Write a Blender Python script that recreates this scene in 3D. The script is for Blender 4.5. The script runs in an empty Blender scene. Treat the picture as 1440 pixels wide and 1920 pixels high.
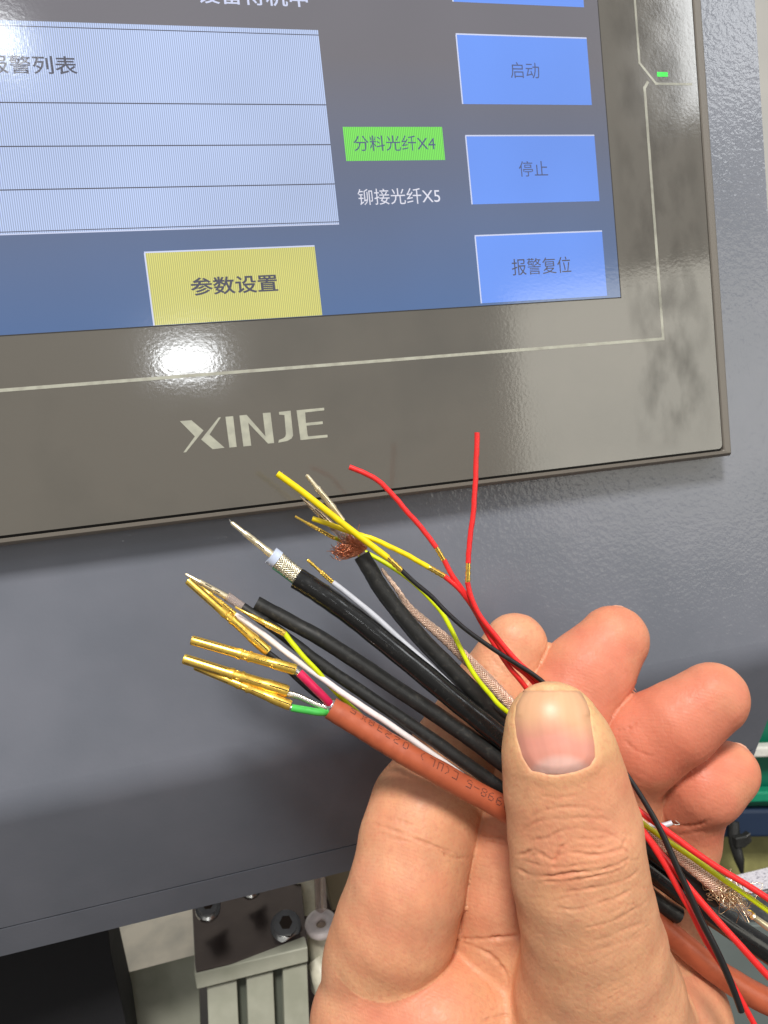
import bpy, math, random
import numpy as np
from mathutils import Vector, Matrix
random.seed(7); rng = np.random.default_rng(7)
C = bpy.context.scene.collection
M = 0.001                                   # everything below is laid out in millimetres
# ---------------------------------------------------------------- camera
F, CX, CY, D = 1400.0, 720.0, 960.0, 155.0
R = np.array([[0.9626924639230294, 0.10641509203488028, -0.24879519306651474],
              [-0.12383689411325038, 0.9907543621604635, -0.055409543549772275],
              [0.24059851113874334, 0.08415237398444834, 0.9669698725351231]])
def cam2w(p):                               # camera space (right, down, forward) -> world mm (X right, Y into panel, Z up)
    p = np.atleast_2d(np.asarray(p, float)); v = (p - np.array([0, 0, D])) @ R
    return np.stack([v[:, 0], v[:, 2], -v[:, 1]], 1)
def P(px, py, d):
    return cam2w([[(px-CX)/F*d, (py-CY)/F*d, d]])[0]
CAMW = cam2w([[0, 0, 0]])[0]
def hit(px, py, Y=0.0):                     # where a sight line meets the plane Y
    a = P(px, py, 100.0); t = (Y-CAMW[1])/(a[1]-CAMW[1]); return CAMW+(a-CAMW)*t
def w2cam(w):
    w = np.atleast_2d(w); v = np.stack([w[:, 0], -w[:, 2], w[:, 1]], 1); return v @ R.T + np.array([0, 0, D])
cd = bpy.data.cameras.new('camera'); cam = bpy.data.objects.new('camera', cd); C.objects.link(cam)
right = R[0]; down = R[1]; fwd = R[2]
tw = lambda v: Vector((v[0], v[2], -v[1]))
rx, ru, rf = tw(right), -tw(down), tw(fwd)
m = Matrix((rx, ru, -rf)).transposed().to_4x4(); m.translation = Vector(CAMW)*M
cam.matrix_world = m
cd.sensor_fit = 'VERTICAL'; cd.sensor_height = 36; cd.lens = F/1920*36
cd.clip_start = 0.005; cd.clip_end = 50
cd.dof.use_dof = True; cd.dof.focus_distance = 0.137; cd.dof.aperture_fstop = cd.lens/0.62
bpy.context.scene.camera = cam
sc = bpy.context.scene
sc.view_settings.view_transform = 'Standard'; sc.view_settings.look = 'None'
sc.view_settings.exposure = 0.0; sc.view_settings.gamma = 1
# ---------------------------------------------------------------- room light
w = bpy.data.worlds.new('World'); sc.world = w; w.use_nodes = True
nt = w.node_tree; nt.nodes.clear()
def nn(t, k, **kw):
    n = t.nodes.new(k)
    for a, b in kw.items(): setattr(n, a, b)
    return n
tc = nn(nt, 'ShaderNodeTexCoord'); sp = nn(nt, 'ShaderNodeSeparateXYZ'); rmp = nn(nt, 'ShaderNodeValToRGB')
nt.links.new(tc.outputs['Generated'], sp.inputs[0])
nz = nn(nt, 'ShaderNodeTexNoise'); nz.inputs['Scale'].default_value = 2.6; nz.inputs['Detail'].default_value = 3
nt.links.new(tc.outputs['Generated'], nz.inputs[0])
ad = nn(nt, 'ShaderNodeMath', operation='MULTIPLY_ADD'); ad.inputs[1].default_value = 0.9
nt.links.new(nz.outputs[0], ad.inputs[0]); nt.links.new(sp.outputs[2], ad.inputs[2])
mr = nn(nt, 'ShaderNodeMapRange'); mr.inputs[1].default_value = -0.6; mr.inputs[2].default_value = 1.4
nt.links.new(ad.outputs[0], mr.inputs[0]); nt.links.new(mr.outputs[0], rmp.inputs[0])
e = rmp.color_ramp.elements
e[0].position = 0.05; e[0].color = (0.40, 0.385, 0.37, 1); e[1].position = 0.95; e[1].color = (0.95, 0.97, 1.0, 1)
for p_, c_ in ((0.35, (0.48, 0.45, 0.42, 1)), (0.5, (0.55, 0.53, 0.50, 1)), (0.72, (0.7, 0.71, 0.72, 1))):
    k = e.new(p_); k.color = c_
bg = nn(nt, 'ShaderNodeBackground'); bg.inputs[1].default_value = 0.62
wo = nn(nt, 'ShaderNodeOutputWorld'); nt.links.new(rmp.outputs[0], bg.inputs[0]); nt.links.new(bg.outputs[0], wo.inputs[0])
def area(name, loc_mm, target_mm, sx, sy, power, col):
    l = bpy.data.lights.new(name, 'AREA'); l.shape = 'RECTANGLE'; l.size = sx; l.size_y = sy; l.energy = power; l.color = col
    o = bpy.data.objects.new(name, l); C.objects.link(o); o.location = Vector(loc_mm)*M
    d = Vector(target_mm)*M-o.location; o.rotation_euler = d.to_track_quat('-Z', 'Y').to_euler(); return o
def mirror(px, py, dist):                   # a place seen mirrored in the glass at this pixel
    q = hit(px, py); v = (q-CAMW); v /= np.linalg.norm(v); r = np.array([v[0], -v[1], v[2]]); return q+r*dist
area('ceiling_lamp', (-230, -900, 1080), (0, 0, 0), 0.24, 0.24, 25, (1.0, 0.97, 0.92))
area('work_lamp', mirror(352, 676, 900), hit(352, 676), 0.068, 0.032, .20, (0.95, 0.98, 1.0))
area('spot_lamp', mirror(2, 72, 900), hit(0, 74), 0.03, 0.03, .07, (0.95, 0.98, 1.0))
area('window_light', mirror(1462, -20, 1500), hit(1200, 500), 0.36, 0.3, 2.6, (0.95, 0.98, 1.0))
area('glass_glare_fill', mirror(1290, 760, 1300), hit(1290, 760), 0.62, 0.5, 2.5, (1.0, 0.97, 0.85))  # added area light; its reflection brightens the lower right of the glass
# ---------------------------------------------------------------- materials
def lin(r, g, b):
    f = lambda c: (c/255/12.92) if c/255 <= 0.04045 else ((c/255+0.055)/1.055)**2.4
    return (f(r), f(g), f(b), 1)
def mat(name, col, rough=0.5, metal=0.0, spec=0.5, bump=None, var=None, coat=0, emis=None, trans=0, sss=0, attr=None, coat_rough=0.05, rvar=None, cbump=None):
    """bump=(scale per mm, strength, distance mm, detail); var=(scale, other colour, lo, hi)"""
    mt = bpy.data.materials.new(name); mt.use_nodes = True; t = mt.node_tree; b = t.nodes['Principled BSDF']
    b.inputs['Base Color'].default_value = col if len(col) == 4 else (*col, 1)
    b.inputs['Roughness'].default_value = rough; b.inputs['Metallic'].default_value = metal
    b.inputs['Specular IOR Level'].default_value = spec
    b.inputs['Coat Weight'].default_value = coat; b.inputs['Coat Roughness'].default_value = coat_rough
    if trans: b.inputs['Transmission Weight'].default_value = trans
    if sss:
        b.inputs['Subsurface Weight'].default_value = sss; b.inputs['Subsurface Radius'].default_value = (1, .35, .18)
        b.inputs['Subsurface Scale'].default_value = 0.0022
    geo = nn(t, 'ShaderNodeTexCoord'); mp = nn(t, 'ShaderNodeMapping'); mp.inputs['Scale'].default_value = (1000, 1000, 1000)
    t.links.new(geo.outputs['Object'], mp.inputs[0]); vec = mp.outputs[0]
    src = None
    if attr:
        a = nn(t, 'ShaderNodeAttribute', attribute_name=attr); src = a.outputs['Color']
    if var:
        s, c2, lo, hi = var
        n = nn(t, 'ShaderNodeTexNoise'); n.inputs['Scale'].default_value = s; n.inputs['Detail'].default_value = 5
        t.links.new(vec, n.inputs[0]); r = nn(t, 'ShaderNodeMapRange'); r.inputs[1].default_value = lo; r.inputs[2].default_value = hi
        t.links.new(n.outputs[0], r.inputs[0]); mx = nn(t, 'ShaderNodeMix', data_type='RGBA')
        t.links.new(r.outputs[0], mx.inputs[0]); mx.inputs[6].default_value = b.inputs['Base Color'].default_value
        mx.inputs[7].default_value = c2 if len(c2) == 4 else (*c2, 1)
        if src: t.links.new(src, mx.inputs[6])
        src = mx.outputs[2]
    if src: t.links.new(src, b.inputs['Base Color'])
    if rvar:
        s, lo, hi = rvar
        n = nn(t, 'ShaderNodeTexNoise'); n.inputs['Scale'].default_value = s; n.inputs['Detail'].default_value = 4
        t.links.new(vec, n.inputs[0]); r = nn(t, 'ShaderNodeMapRange'); r.inputs[1].default_value = .3; r.inputs[2].default_value = .7
        r.inputs[3].default_value = lo; r.inputs[4].default_value = hi
        t.links.new(n.outputs[0], r.inputs[0]); t.links.new(r.outputs[0], b.inputs['Roughness'])
    if bump:
        prev = None
        for (s, st, dist, det) in (bump if isinstance(bump, list) else [bump]):
            n = nn(t, 'ShaderNodeTexNoise'); n.inputs['Scale'].default_value = s; n.inputs['Detail'].default_value = det
            t.links.new(vec, n.inputs[0]); bp = nn(t, 'ShaderNodeBump'); bp.inputs['Strength'].default_value = st
            bp.inputs['Distance'].default_value = dist*M; t.links.new(n.outputs[0], bp.inputs['Height'])
            if prev: t.links.new(prev, bp.inputs['Normal'])
            prev = bp.outputs[0]
        t.links.new(prev, b.inputs['Normal'])
        if coat: t.links.new(prev, b.inputs['Coat Normal'])
    if cbump:
        n = nn(t, 'ShaderNodeTexNoise'); n.inputs['Scale'].default_value = cbump[0]; n.inputs['Detail'].default_value = 1.5
        t.links.new(vec, n.inputs[0]); bp = nn(t, 'ShaderNodeBump'); bp.inputs['Strength'].default_value = cbump[1]; bp.inputs['Distance'].default_value = cbump[2]*M
        t.links.new(n.outputs[0], bp.inputs['Height']); t.links.new(bp.outputs[0], b.inputs['Coat Normal'])
    if emis:
        b.inputs['Emission Color'].default_value = emis[0]; b.inputs['Emission Strength'].default_value = emis[1]
    mt['b'] = 1
    return mt
paint_bump = [(1.5, 0.22, 0.07, 3.0), (0.05, 0.10, 0.6, 1.0)]
MT = {}
MT['paint'] = mat('grey_powder_coat', lin(113, 116, 126), 0.36, spec=0.5, coat=.6, coat_rough=.12, bump=paint_bump, var=(0.05, lin(105, 109, 119), .35, .65), cbump=(1.05, .62, .2))
MT['paint_low'] = MT['paint']
glassb = [(1.3, 0.16, 0.05, 2.0)]
MT['glass'] = mat('panel_glass', lin(97, 93, 86), 0.15, spec=1.0, bump=glassb, var=(0.022, lin(87, 84, 78), .45, .62), rvar=(0.03, .06, .13))
MT['bezel'] = mat('bezel_plastic', lin(112, 106, 98), 0.42, bump=(2.2, .25, .05, 2))
MT['groove'] = mat('groove_rubber', lin(38, 35, 33), 0.7, bump=(1, .2, .05, 2))
MT['print'] = mat('printed_ink', lin(172, 172, 156), 0.28, bump=glassb, var=(.5, lin(160, 160, 146), .4, .6))
def screen(name, col, strength, stripe=0.0):
    m_ = mat(name, (0.05, 0.05, 0.055, 1), 0.11, spec=1.0, bump=glassb)
    t = m_.node_tree; b = t.nodes['Principled BSDF']; c = lin(*col)
    tcn = nn(t, 'ShaderNodeTexCoord'); sx = nn(t, 'ShaderNodeSeparateXYZ'); t.links.new(tcn.outputs['Object'], sx.inputs[0])
    ns = nn(t, 'ShaderNodeTexNoise'); ns.inputs['Scale'].default_value = 22; ns.inputs['Detail'].default_value = 2
    t.links.new(tcn.outputs['Object'], ns.inputs[0])
    r = nn(t, 'ShaderNodeMapRange'); r.inputs[1].default_value = .3; r.inputs[2].default_value = .7; r.inputs[3].default_value = .9; r.inputs[4].default_value = 1.1
    t.links.new(ns.outputs[0], r.inputs[0]); out = r.outputs[0]
    if stripe:
        a = nn(t, 'ShaderNodeMath', operation='MULTIPLY'); a.inputs[1].default_value = 2*math.pi/(0.385*M); t.links.new(sx.outputs[0], a.inputs[0])
        s = nn(t, 'ShaderNodeMath', operation='SINE'); t.links.new(a.outputs[0], s.inputs[0])
        q = nn(t, 'ShaderNodeMath', operation='MULTIPLY_ADD'); q.inputs[1].default_value = stripe; q.inputs[2].default_value = 1; t.links.new(s.outputs[0], q.inputs[0])
        z = nn(t, 'ShaderNodeMath', operation='MULTIPLY'); t.links.new(q.outputs[0], z.inputs[0]); t.links.new(out, z.inputs[1]); out = z.outputs[0]
    z = nn(t, 'ShaderNodeMath', operation='MULTIPLY'); z.inputs[1].default_value = strength; t.links.new(out, z.inputs[0])
    b.inputs['Emission Color'].default_value = c; t.links.new(z.outputs[0], b.inputs['Emission Strength'])
    return m_
# ---------------------------------------------------------------- mesh helpers
def mesh_obj(name, V, Fc, m_, parent=None, smooth=False, label=None, cat=None, group=None, kind=None, origin=None):
    V = np.asarray(V, float)
    o0 = np.zeros(3) if origin is None else np.asarray(origin, float)
    me = bpy.data.meshes.new(name); me.from_pydata([tuple(v) for v in (V-o0)*M], [], [tuple(f) for f in Fc])
    if m_ is not None:
        for q in (m_ if isinstance(m_, (list, tuple)) else [m_]): me.materials.append(q)
    if smooth: me.polygons.foreach_set('use_smooth', [True]*len(me.polygons))
    o = bpy.data.objects.new(name, me); C.objects.link(o)
    if parent is not None:
        o.parent = parent; o.location = Vector(o0)*M-Vector(parent.get('org', (0, 0, 0)))*M if origin is not None else Vector((0, 0, 0))
    else: o.location = Vector(o0)*M
    tag(o, label, cat, group, kind)
    return o
def tag(o, label=None, cat=None, group=None, kind=None):
    if label: o['label'] = label
    if cat: o['category'] = cat
    if group: o['group'] = group
    if kind: o['kind'] = kind
def empty(name, label, cat, group=None, kind=None):
    o = bpy.data.objects.new(name, None); o.empty_display_size = .005; C.objects.link(o); tag(o, label, cat, group, kind); return o
class MB:
    def __init__(s): s.V = []; s.F = []
    def add(s, V, Fc):
        n = len(s.V); s.V += [tuple(v) for v in V]; s.F += [tuple(i+n for i in f) for f in Fc]; return s
    def box(s, a, b):                      # world axis aligned
        x0, y0, z0 = a; x1, y1, z1 = b
        return s.add([(x0,y0,z0),(x1,y0,z0),(x1,y1,z0),(x0,y1,z0),(x0,y0,z1),(x1,y0,z1),(x1,y1,z1),(x0,y1,z1)],
                     [(0,3,2,1),(4,5,6,7),(0,1,5,4),(1,2,6,5),(2,3,7,6),(3,0,4,7)])
    def poly(s, pts, n, h):                # polygon extruded by vector n*h
        pts = [np.asarray(p, float) for p in pts]; n = np.asarray(n, float)*h; k = len(pts)
        return s.add(pts+[p+n for p in pts], [tuple(range(k)), tuple(range(2*k-1, k-1, -1))]+[(i, i+k, (i+1) % k+k, (i+1) % k) for i in range(k)])
    def tube(s, pts, rad, n=14, cap=True, hollow=0.0, sub=8, raw=False):
        V, Fc, _ = tube_geo(pts, rad, n, cap, hollow, sub, raw); return s.add(V, Fc)
    def obj(s, name, m_, parent=None, smooth=False, bevel=0, **kw):
        o = mesh_obj(name, s.V, s.F, m_, parent, smooth, **kw)
        if bevel:
            bv = o.modifiers.new('bevel', 'BEVEL'); bv.width = bevel*M; bv.segments = 3; bv.limit_method = 'ANGLE'
        return o
def smooth_path(pts, sub=8):
    pts = np.asarray(pts, float)
    if len(pts) < 3: 
        return np.array([pts[0]+(pts[-1]-pts[0])*t for t in np.linspace(0, 1, sub+1)])
    q = np.vstack([2*pts[0]-pts[1], pts, 2*pts[-1]-pts[-2]]); out = []
    for i in range(1, len(q)-2):
        for t in np.arange(sub)/sub:
            a, b, c, d = q[i-1], q[i], q[i+1], q[i+2]
            out.append(.5*((2*b)+(c-a)*t+(2*a-5*b+4*c-d)*t*t+(3*b-a-3*c+d)*t**3))
    out.append(pts[-1]); return np.array(out)
def frames(path):
    T = np.gradient(path, axis=0); T /= np.linalg.norm(T, axis=1)[:, None]+1e-12
    view = path-CAMW; N = []
    for i in range(len(path)):             # N points up in the picture, B towards the camera
        b = -view[i]/np.linalg.norm(view[i]); b = b-T[i]*(b@T[i]); b /= np.linalg.norm(b); N.append(b)
    Bn = np.array(N); Nn = np.cross(Bn, T); return T, Nn, Bn
def tube_geo(pts, rad, n=14, cap=True, hollow=0.0, sub=8, raw=False):
    path = np.asarray(pts, float) if raw else smooth_path(pts, sub)
    T, N, B = frames(path)
    rad = np.asarray(rad, float)
    r = np.interp(np.linspace(0, 1, len(path)), np.linspace(0, 1, rad.size), rad) if rad.size > 1 else np.full(len(path), float(rad))
    q_ = np.linspace(0, 1, len(path)); ph = path[0].sum()*7
    if not raw and len(path) > 30: r = r*(1+.012*np.sin(q_*61+ph)+.014*np.sin(q_*137+ph*2)); path = path+(N*(.03*np.sin(q_*27+ph)+.02*np.sin(q_*63+ph))[:, None])*min(1, r.mean()*2)
    a = np.arange(n)*2*math.pi/n; V = []; Fc = []
    for i in range(len(path)):
        V.append(path[i]+r[i]*(np.cos(a)[:, None]*N[i]+np.sin(a)[:, None]*B[i]))
    V = np.vstack(V); k = len(path)
    for i in range(k-1):
        for j in range(n):
            j2 = (j+1) % n; Fc.append((i*n+j, i*n+j2, (i+1)*n+j2, (i+1)*n+j))
    if cap:
        for (i0, s_) in ((0, 1), (k-1, -1)):
            if hollow:
                c0 = len(V); inner = path[i0]+(V[i0*n:(i0+1)*n]-path[i0])*hollow; deep = inner+T[i0]*s_*r[i0]*1.6
                V = np.vstack([V, inner, deep])
                for j in range(n):
                    j2 = (j+1) % n
                    f1 = (i0*n+j, c0+j, c0+j2, i0*n+j2); f2 = (c0+j, c0+n+j, c0+n+j2, c0+j2)
                    Fc += [f1, f2] if s_ == 1 else [f1[::-1], f2[::-1]]
                Fc.append(tuple(range(c0+n, c0+2*n)))
            else:
                f = tuple(range(i0*n, (i0+1)*n)); Fc.append(f if s_ == -1 else f[::-1])
    return V, Fc, (path, T, N, B, r)
def PP(l): return [P(*q) for q in l]
def rmm(wpx, d): return wpx/2*d/F
# ---------------------------------------------------------------- operator panel
S = D
X_ = {'Br': .5537, 'Gr': .5333, 'bl': .1674, 'br': .3597, 'gl': .0001, 'gr': .1349, 'lr': -.0185, 'sr': .381, 'wr': .4455, 'yl': -.2633, 'yr': -.0538}
Z_ = {'Bb': .0174, 'Gb': .0301, 'b0b': .6585, 'b1b': .5283, 'b1t': .6178, 'b2b': .3977, 'b2t': .4875, 'b3b': .2662, 'b3t': .3564, 'gb': .4562, 'gt': .4987, 'lb': .3776, 'lt': .6169, 'r1': .5258, 'r2': .4767, 'r3': .4278, 'sb': .2631, 'wl': .1996, 'yt': .3513}
# the fit measured Z from the point on the optical axis; its sign already follows "up"
X_ = {k: v*S for k, v in X_.items()}; Z_ = {k: v*S for k, v in Z_.items()}
XC = -0.138*S; XL = 2*XC-X_['sr']; ZT = X_['sr']*0+Z_['sb']+86.0
panel = empty('operator_panel', 'large grey touch screen terminal mounted on the cabinet behind the hand', 'control panel')
def sheet(name, x0, z0, x1, z1, y0, th, m_, parent, bevel=0, **kw):
    return MB().box((x0, y0, z0), (x1, y0+th, z1)).obj(name, m_, parent, bevel=bevel, **kw)
GL = 2*XC-X_['Gr']; GT = ZT+(Z_['sb']-Z_['Gb'])
mb = MB(); g = 0.9
Bx0, Bx1, Bz0, Bz1 = 2*XC-X_['Br'], X_['Br'], Z_['Bb'], GT+3
Gx0, Gx1, Gz0, Gz1 = GL-g*.3, X_['Gr']+.55, Z_['Gb']-.55, GT+g*.3
YC = 6.2                                    # cabinet face lies this far behind the glass
for a, b in (((Bx0, Bz0), (Bx1, Gz0)), ((Bx0, Gz1), (Bx1, Bz1)), ((Bx0, Gz0), (Gx0, Gz1)), ((Gx1, Gz0), (Bx1, Gz1))):
    pass
def frame_mesh():
    o = [(Bx0, Bz0), (Bx1, Bz0), (Bx1, Bz1), (Bx0, Bz1)]; i = [(Gx0, Gz0), (Gx1, Gz0), (Gx1, Gz1), (Gx0, Gz1)]
    c = .9; oo = [(Bx0+c*.2, Bz0+c*.7), (Bx1-c*.7, Bz0+c*.7), (Bx1-c*.7, Bz1-c*.7), (Bx0+c*.7, Bz1-c*.7)]
    V = []; y = [0.15]
    def ring(pts, yy): V.extend([(p[0], yy, p[1]) for p in pts])
    ring(o, YC-.05); ring(o, 1.1); ring(oo, .25); ring(i, .15); ring(i, 2.0)
    Fc = []
    for k in range(4):
        for j in range(4): j2 = (j+1) % 4; Fc.append((k*4+j, (k+1)*4+j, (k+1)*4+j2, k*4+j2))
    return V, Fc
V, Fc = frame_mesh(); mesh_obj('bezel', V, Fc, MT['bezel'], panel).modifiers.new('b', 'BEVEL').width = .25*M
sheet('groove', Gx0-.05, Gz0-.05, Gx1+.05, Gz1+.05, 1.2, .6, MT['groove'], panel)
def rounded(x0, z0, x1, z1, r, n=6):
    out = []
    for cx, cz, a0 in ((x1-r, z0+r, -90), (x1-r, z1-r, 0), (x0+r, z1-r, 90), (x0+r, z0+r, 180)):
        for k in range(n+1):
            a = math.radians(a0+90*k/n); out.append((cx+r*math.cos(a), cz+r*math.sin(a)))
    return out
glass = MB().poly([(x, 0, z) for x, z in rounded(GL, Z_['Gb'], X_['Gr'], GT, 1.0)], (0, 1, 0), 1.1).obj('glass_face', MT['glass'], panel)
# printed border line with the notch round the status lamp
def ribbon(pts, wd, y, m_, parent, name):
    mb = MB()
    for a, b in zip(pts[:-1], pts[1:]):
        a = np.array(a, float); b = np.array(b, float); d = (b-a)/np.linalg.norm(b-a); n = np.array([-d[1], d[0]])*wd/2; e_ = d*wd*.5
        q = [a-n-e_, b-n+e_, b+n+e_, a+n-e_]; y -= .0006
        mb.poly([(p[0], y, p[1]) for p in q], (0, 1, 0), .03)
    return mb.obj(name, m_, parent)
LINE = mat('border_ink', lin(172, 172, 158), .3, bump=glassb, var=(.5, lin(150, 148, 136), .4, .7))
H2 = lambda x, y: (lambda q: (q[0], q[2]))(hit(x, y))
lw = 0.62
bottom_left = (2*XC-X_['wr'], Z_['wl'])
ribbon([bottom_left, (X_['wr'], Z_['wl']), (X_['wr'], H2(1206, 165)[1]), H2(1214, 155)], lw, -.03, LINE, panel, 'border_line')
a1 = H2(1199, 118); ribbon([(a1[0], GT-6), a1, H2(1230, 157), H2(1296, 158)], lw*.8, -.03, LINE, panel, 'border_line')
led = mat('status_lamp', lin(40, 190, 60), .3, emis=(lin(60, 240, 80), 0.9))
lx, lz = H2(1242, 139.5); sheet('status_lamp', lx-1.35, lz-.48, lx+1.35, lz+.48, -.03, .03, led, panel)
# logo letters traced as flat print
def logo_poly(pts): return [hit(320+x/4.5, 760+y/4.5, -.03) for x, y in pts]
letters = [[(78,133),(175,126),(277,212),(130,395),(107,398),(205,262)],
           [(405,102),(424,101),(328,246),(455,358),(355,370),(257,288)],
           [(462,97),(527,91),(557,350),(496,357)],
           [(580,86),(640,80),(800,262),(777,66),(842,61),(873,318),(822,323),(655,148),(680,340),(614,347)],
           [(914,56),(1012,45),(1033,255),(1020,280),(985,300),(908,315),(914,292),(950,278),(968,262),(973,240),(960,82),(916,78)],
           [(1062,42),(1295,20),(1296,42),(1135,60),(1141,148),(1282,135),(1284,158),(1146,172),(1155,250),(1162,262),(1322,248),(1324,270),(1096,293)]]
lg = MB()
for l in letters: lg.poly(logo_poly(l), (0, 1, 0), .028)
lgo = lg.obj('logo', MT['print'], panel); tag(lgo, 'raised pale XINJE lettering printed on the bezel')
lgo['label'] = 'pale XINJE lettering printed below the screen'
# display
SC = {'back': screen('screen_blue_grey', (58, 84, 122), .6), 'list': screen('screen_list', (172, 190, 228), .92, .34),
      'yellow': screen('screen_yellow', (208, 204, 102), .87, .26), 'blue': screen('screen_blue', (88, 144, 246), .9),
      'green': screen('screen_green', (108, 228, 60), .88, .34), 'line': screen('screen_pale_line', (206, 214, 244), .9),
      'ink': screen('screen_dark_ink', (44, 46, 76), .6), 'white': screen('screen_white_text', (226, 226, 240), .95),
      'bluetext': screen('screen_blue_ink', (50, 74, 132), .7)}
def add_gradient(m_, lo, hi, z0, z1):      # background blue below, greyed above: washed-out reflection put into the emission colour
    t = m_.node_tree; b = t.nodes['Principled BSDF']; tcn = nn(t, 'ShaderNodeTexCoord'); sx = nn(t, 'ShaderNodeSeparateXYZ')
    t.links.new(tcn.outputs['Object'], sx.inputs[0]); r = nn(t, 'ShaderNodeMapRange'); r.inputs[1].default_value = z0*M; r.inputs[2].default_value = z1*M
    t.links.new(sx.outputs[2], r.inputs[0]); mx = nn(t, 'ShaderNodeMix', data_type='RGBA'); t.links.new(r.outputs[0], mx.inputs[0])
    mx.inputs[6].default_value = lin(*lo); mx.inputs[7].default_value = lin(*hi); t.links.new(mx.outputs[2], b.inputs['Emission Color'])
add_gradient(SC['back'], (58, 112, 178), (116, 112, 120), Z_['sb'], Z_['sb']+50)
disp = sheet('display', XL, Z_['sb'], X_['sr'], ZT, -.012, .012, SC['back'], panel)
def text(body, cx, cz, height, m_, parent, y, bold=0.0, width=None, name='caption'):
    c = bpy.data.curves.new('tmp', 'FONT'); c.body = body; c.size = 1; c.resolution_u = 3; c.offset = bold
    o = bpy.data.objects.new('tmp', c); C.objects.link(o)
    me = bpy.data.meshes.new_from_object(o.evaluated_get(bpy.context.evaluated_depsgraph_get()))
    C.objects.unlink(o); bpy.data.objects.remove(o)
    v = np.array([q.co[:] for q in me.vertices]); mn, mx = v.min(0), v.max(0)
    sc_ = height/(mx[1]-mn[1]); sx = sc_ if width is None else width/(mx[0]-mn[0])
    W = np.stack([(v[:, 0]-(mn[0]+mx[0])/2)*sx+cx, np.full(len(v), y), (v[:, 1]-(mn[1]+mx[1])/2)*sc_+cz], 1)
    return mesh_obj(name, W, [tuple(p.vertices) for p in me.polygons], m_, parent)
def px_text(body, x0, y0, x1, y1, m_, parent, y, **kw):   # box in the photograph -> size on the glass
    a, b = hit(x0, (y0+y1)/2), hit(x1, (y0+y1)/2); t_, b_ = hit((x0+x1)/2, y0), hit((x0+x1)/2, y1)
    c = hit((x0+x1)/2, (y0+y1)/2); return text(body, c[0], c[2], abs(t_[2]-b_[2]), m_, parent, y, width=abs(b[0]-a[0]), **kw)
def button(name, x0, z0, x1, z1, m_, border=True):
    b = sheet(name, x0, z0, x1, z1, -.022, .01, m_, panel)
    if border:
        sheet('highlight_edge', x0-.1, z1-.16, x1, z1+.12, -.028, .006, SC['line'], b)
        sheet('highlight_edge', x0-.16, z0, x0+.12, z1-.165, -.028, .006, SC['line'], b)
    return b
lb = button('alarm_list', XL+3, Z_['lb'], X_['lr'], Z_['lt'], SC['list'], False)
for k in ('r1', 'r2', 'r3'): sheet('row_line', XL+3, Z_[k]-.1, X_['lr'], Z_[k]+.1, -.027, .005, SC['ink'], lb)
zz = H2(598, 66)[1]; sheet('row_line', XL+3, zz-.08, X_['lr'], zz+.08, -.027, .005, SC['ink'], lb)
sheet('row_line', XL+3, Z_['lb']+.35, X_['lr'], Z_['lb']+.5, -.027, .005, SC['ink'], lb)
sheet('highlight_edge', XL+3, Z_['lb']-.12, X_['lr'], Z_['lb']+.08, -.0275, .005, SC['line'], lb)
px_text('报警列表', -26, 104, 145, 139, SC['ink'], lb, -.030, bold=.012)
yb = button('settings_button', X_['yl'], Z_['sb']+.06, X_['yr'], Z_['yt'], SC['yellow']); px_text('参数设置', 358, 517, 522, 551, SC['ink'], yb, -.030, bold=.018)
for k, tx, bx in (('b1', '启动', (957, 117, 1011, 147)), ('b2', '停止', (973, 302, 1027, 331)), ('b3', '报警复位', (960, 483, 1071, 514))):
    b = button('touch_button', X_['bl'], Z_[k+'b'], X_['br'], Z_[k+'t'], SC['blue']); px_text(tx, *bx, SC['bluetext'] if k != 'b3' else SC['ink'], b, -.030)
button('touch_button', X_['bl'], Z_['b0b'], X_['br'], Z_['b0b']+13.8, SC['blue'])
gb = button('status_field', X_['gl'], Z_['gb'], X_['gr'], Z_['gt'], SC['green'], False); px_text('分料光纤X4', 664, 254, 817, 283, SC['bluetext'], gb, -.030)
px_text('铆接光纤X5', 672, 353, 826, 383, SC['white'], disp, -.020, name='caption')
px_text('设备待机中', 372, -22, 578, 10, SC['line'], disp, -.020, bold=.012)
# dark rim round the display under the glass
ribbon([(XL, Z_['sb']-.12), (X_['sr']+.1, Z_['sb']-.12), (X_['sr']+.1, ZT)], .22, -.006, MT['groove'], panel, 'display_rim')
# smudges: wiped dirt on the right of the glass
sm = mat('dirt_film', lin(60, 56, 52), .6, var=(.9, lin(80, 76, 70), .4, .6))
def alpha_noise(m_, s, lo, hi, amax, stretch=(1, 1, 1)):
    t = m_.node_tree; b = t.nodes['Principled BSDF']; tcn = nn(t, 'ShaderNodeTexCoord'); mp = nn(t, 'ShaderNodeMapping')
    mp.inputs['Scale'].default_value = tuple(1000*q for q in stretch); t.links.new(tcn.outputs['Object'], mp.inputs[0])
    n = nn(t, 'ShaderNodeTexNoise'); n.inputs['Scale'].default_value = s; n.inputs['Detail'].default_value = 6; t.links.new(mp.outputs[0], n.inputs[0])
    r = nn(t, 'ShaderNodeMapRange'); r.inputs[1].default_value = lo; r.inputs[2].default_value = hi; r.inputs[4].default_value = amax
    t.links.new(n.outputs[0], r.inputs[0]); a = nn(t, 'ShaderNodeAttribute', attribute_name='fade'); z = nn(t, 'ShaderNodeMath', operation='MULTIPLY')
    t.links.new(r.outputs[0], z.inputs[0]); t.links.new(a.outputs['Fac'], z.inputs[1]); t.links.new(z.outputs[0], b.inputs['Alpha'])
alpha_noise(sm, .19, .42, .8, .42, (1, 1, .5))
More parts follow.
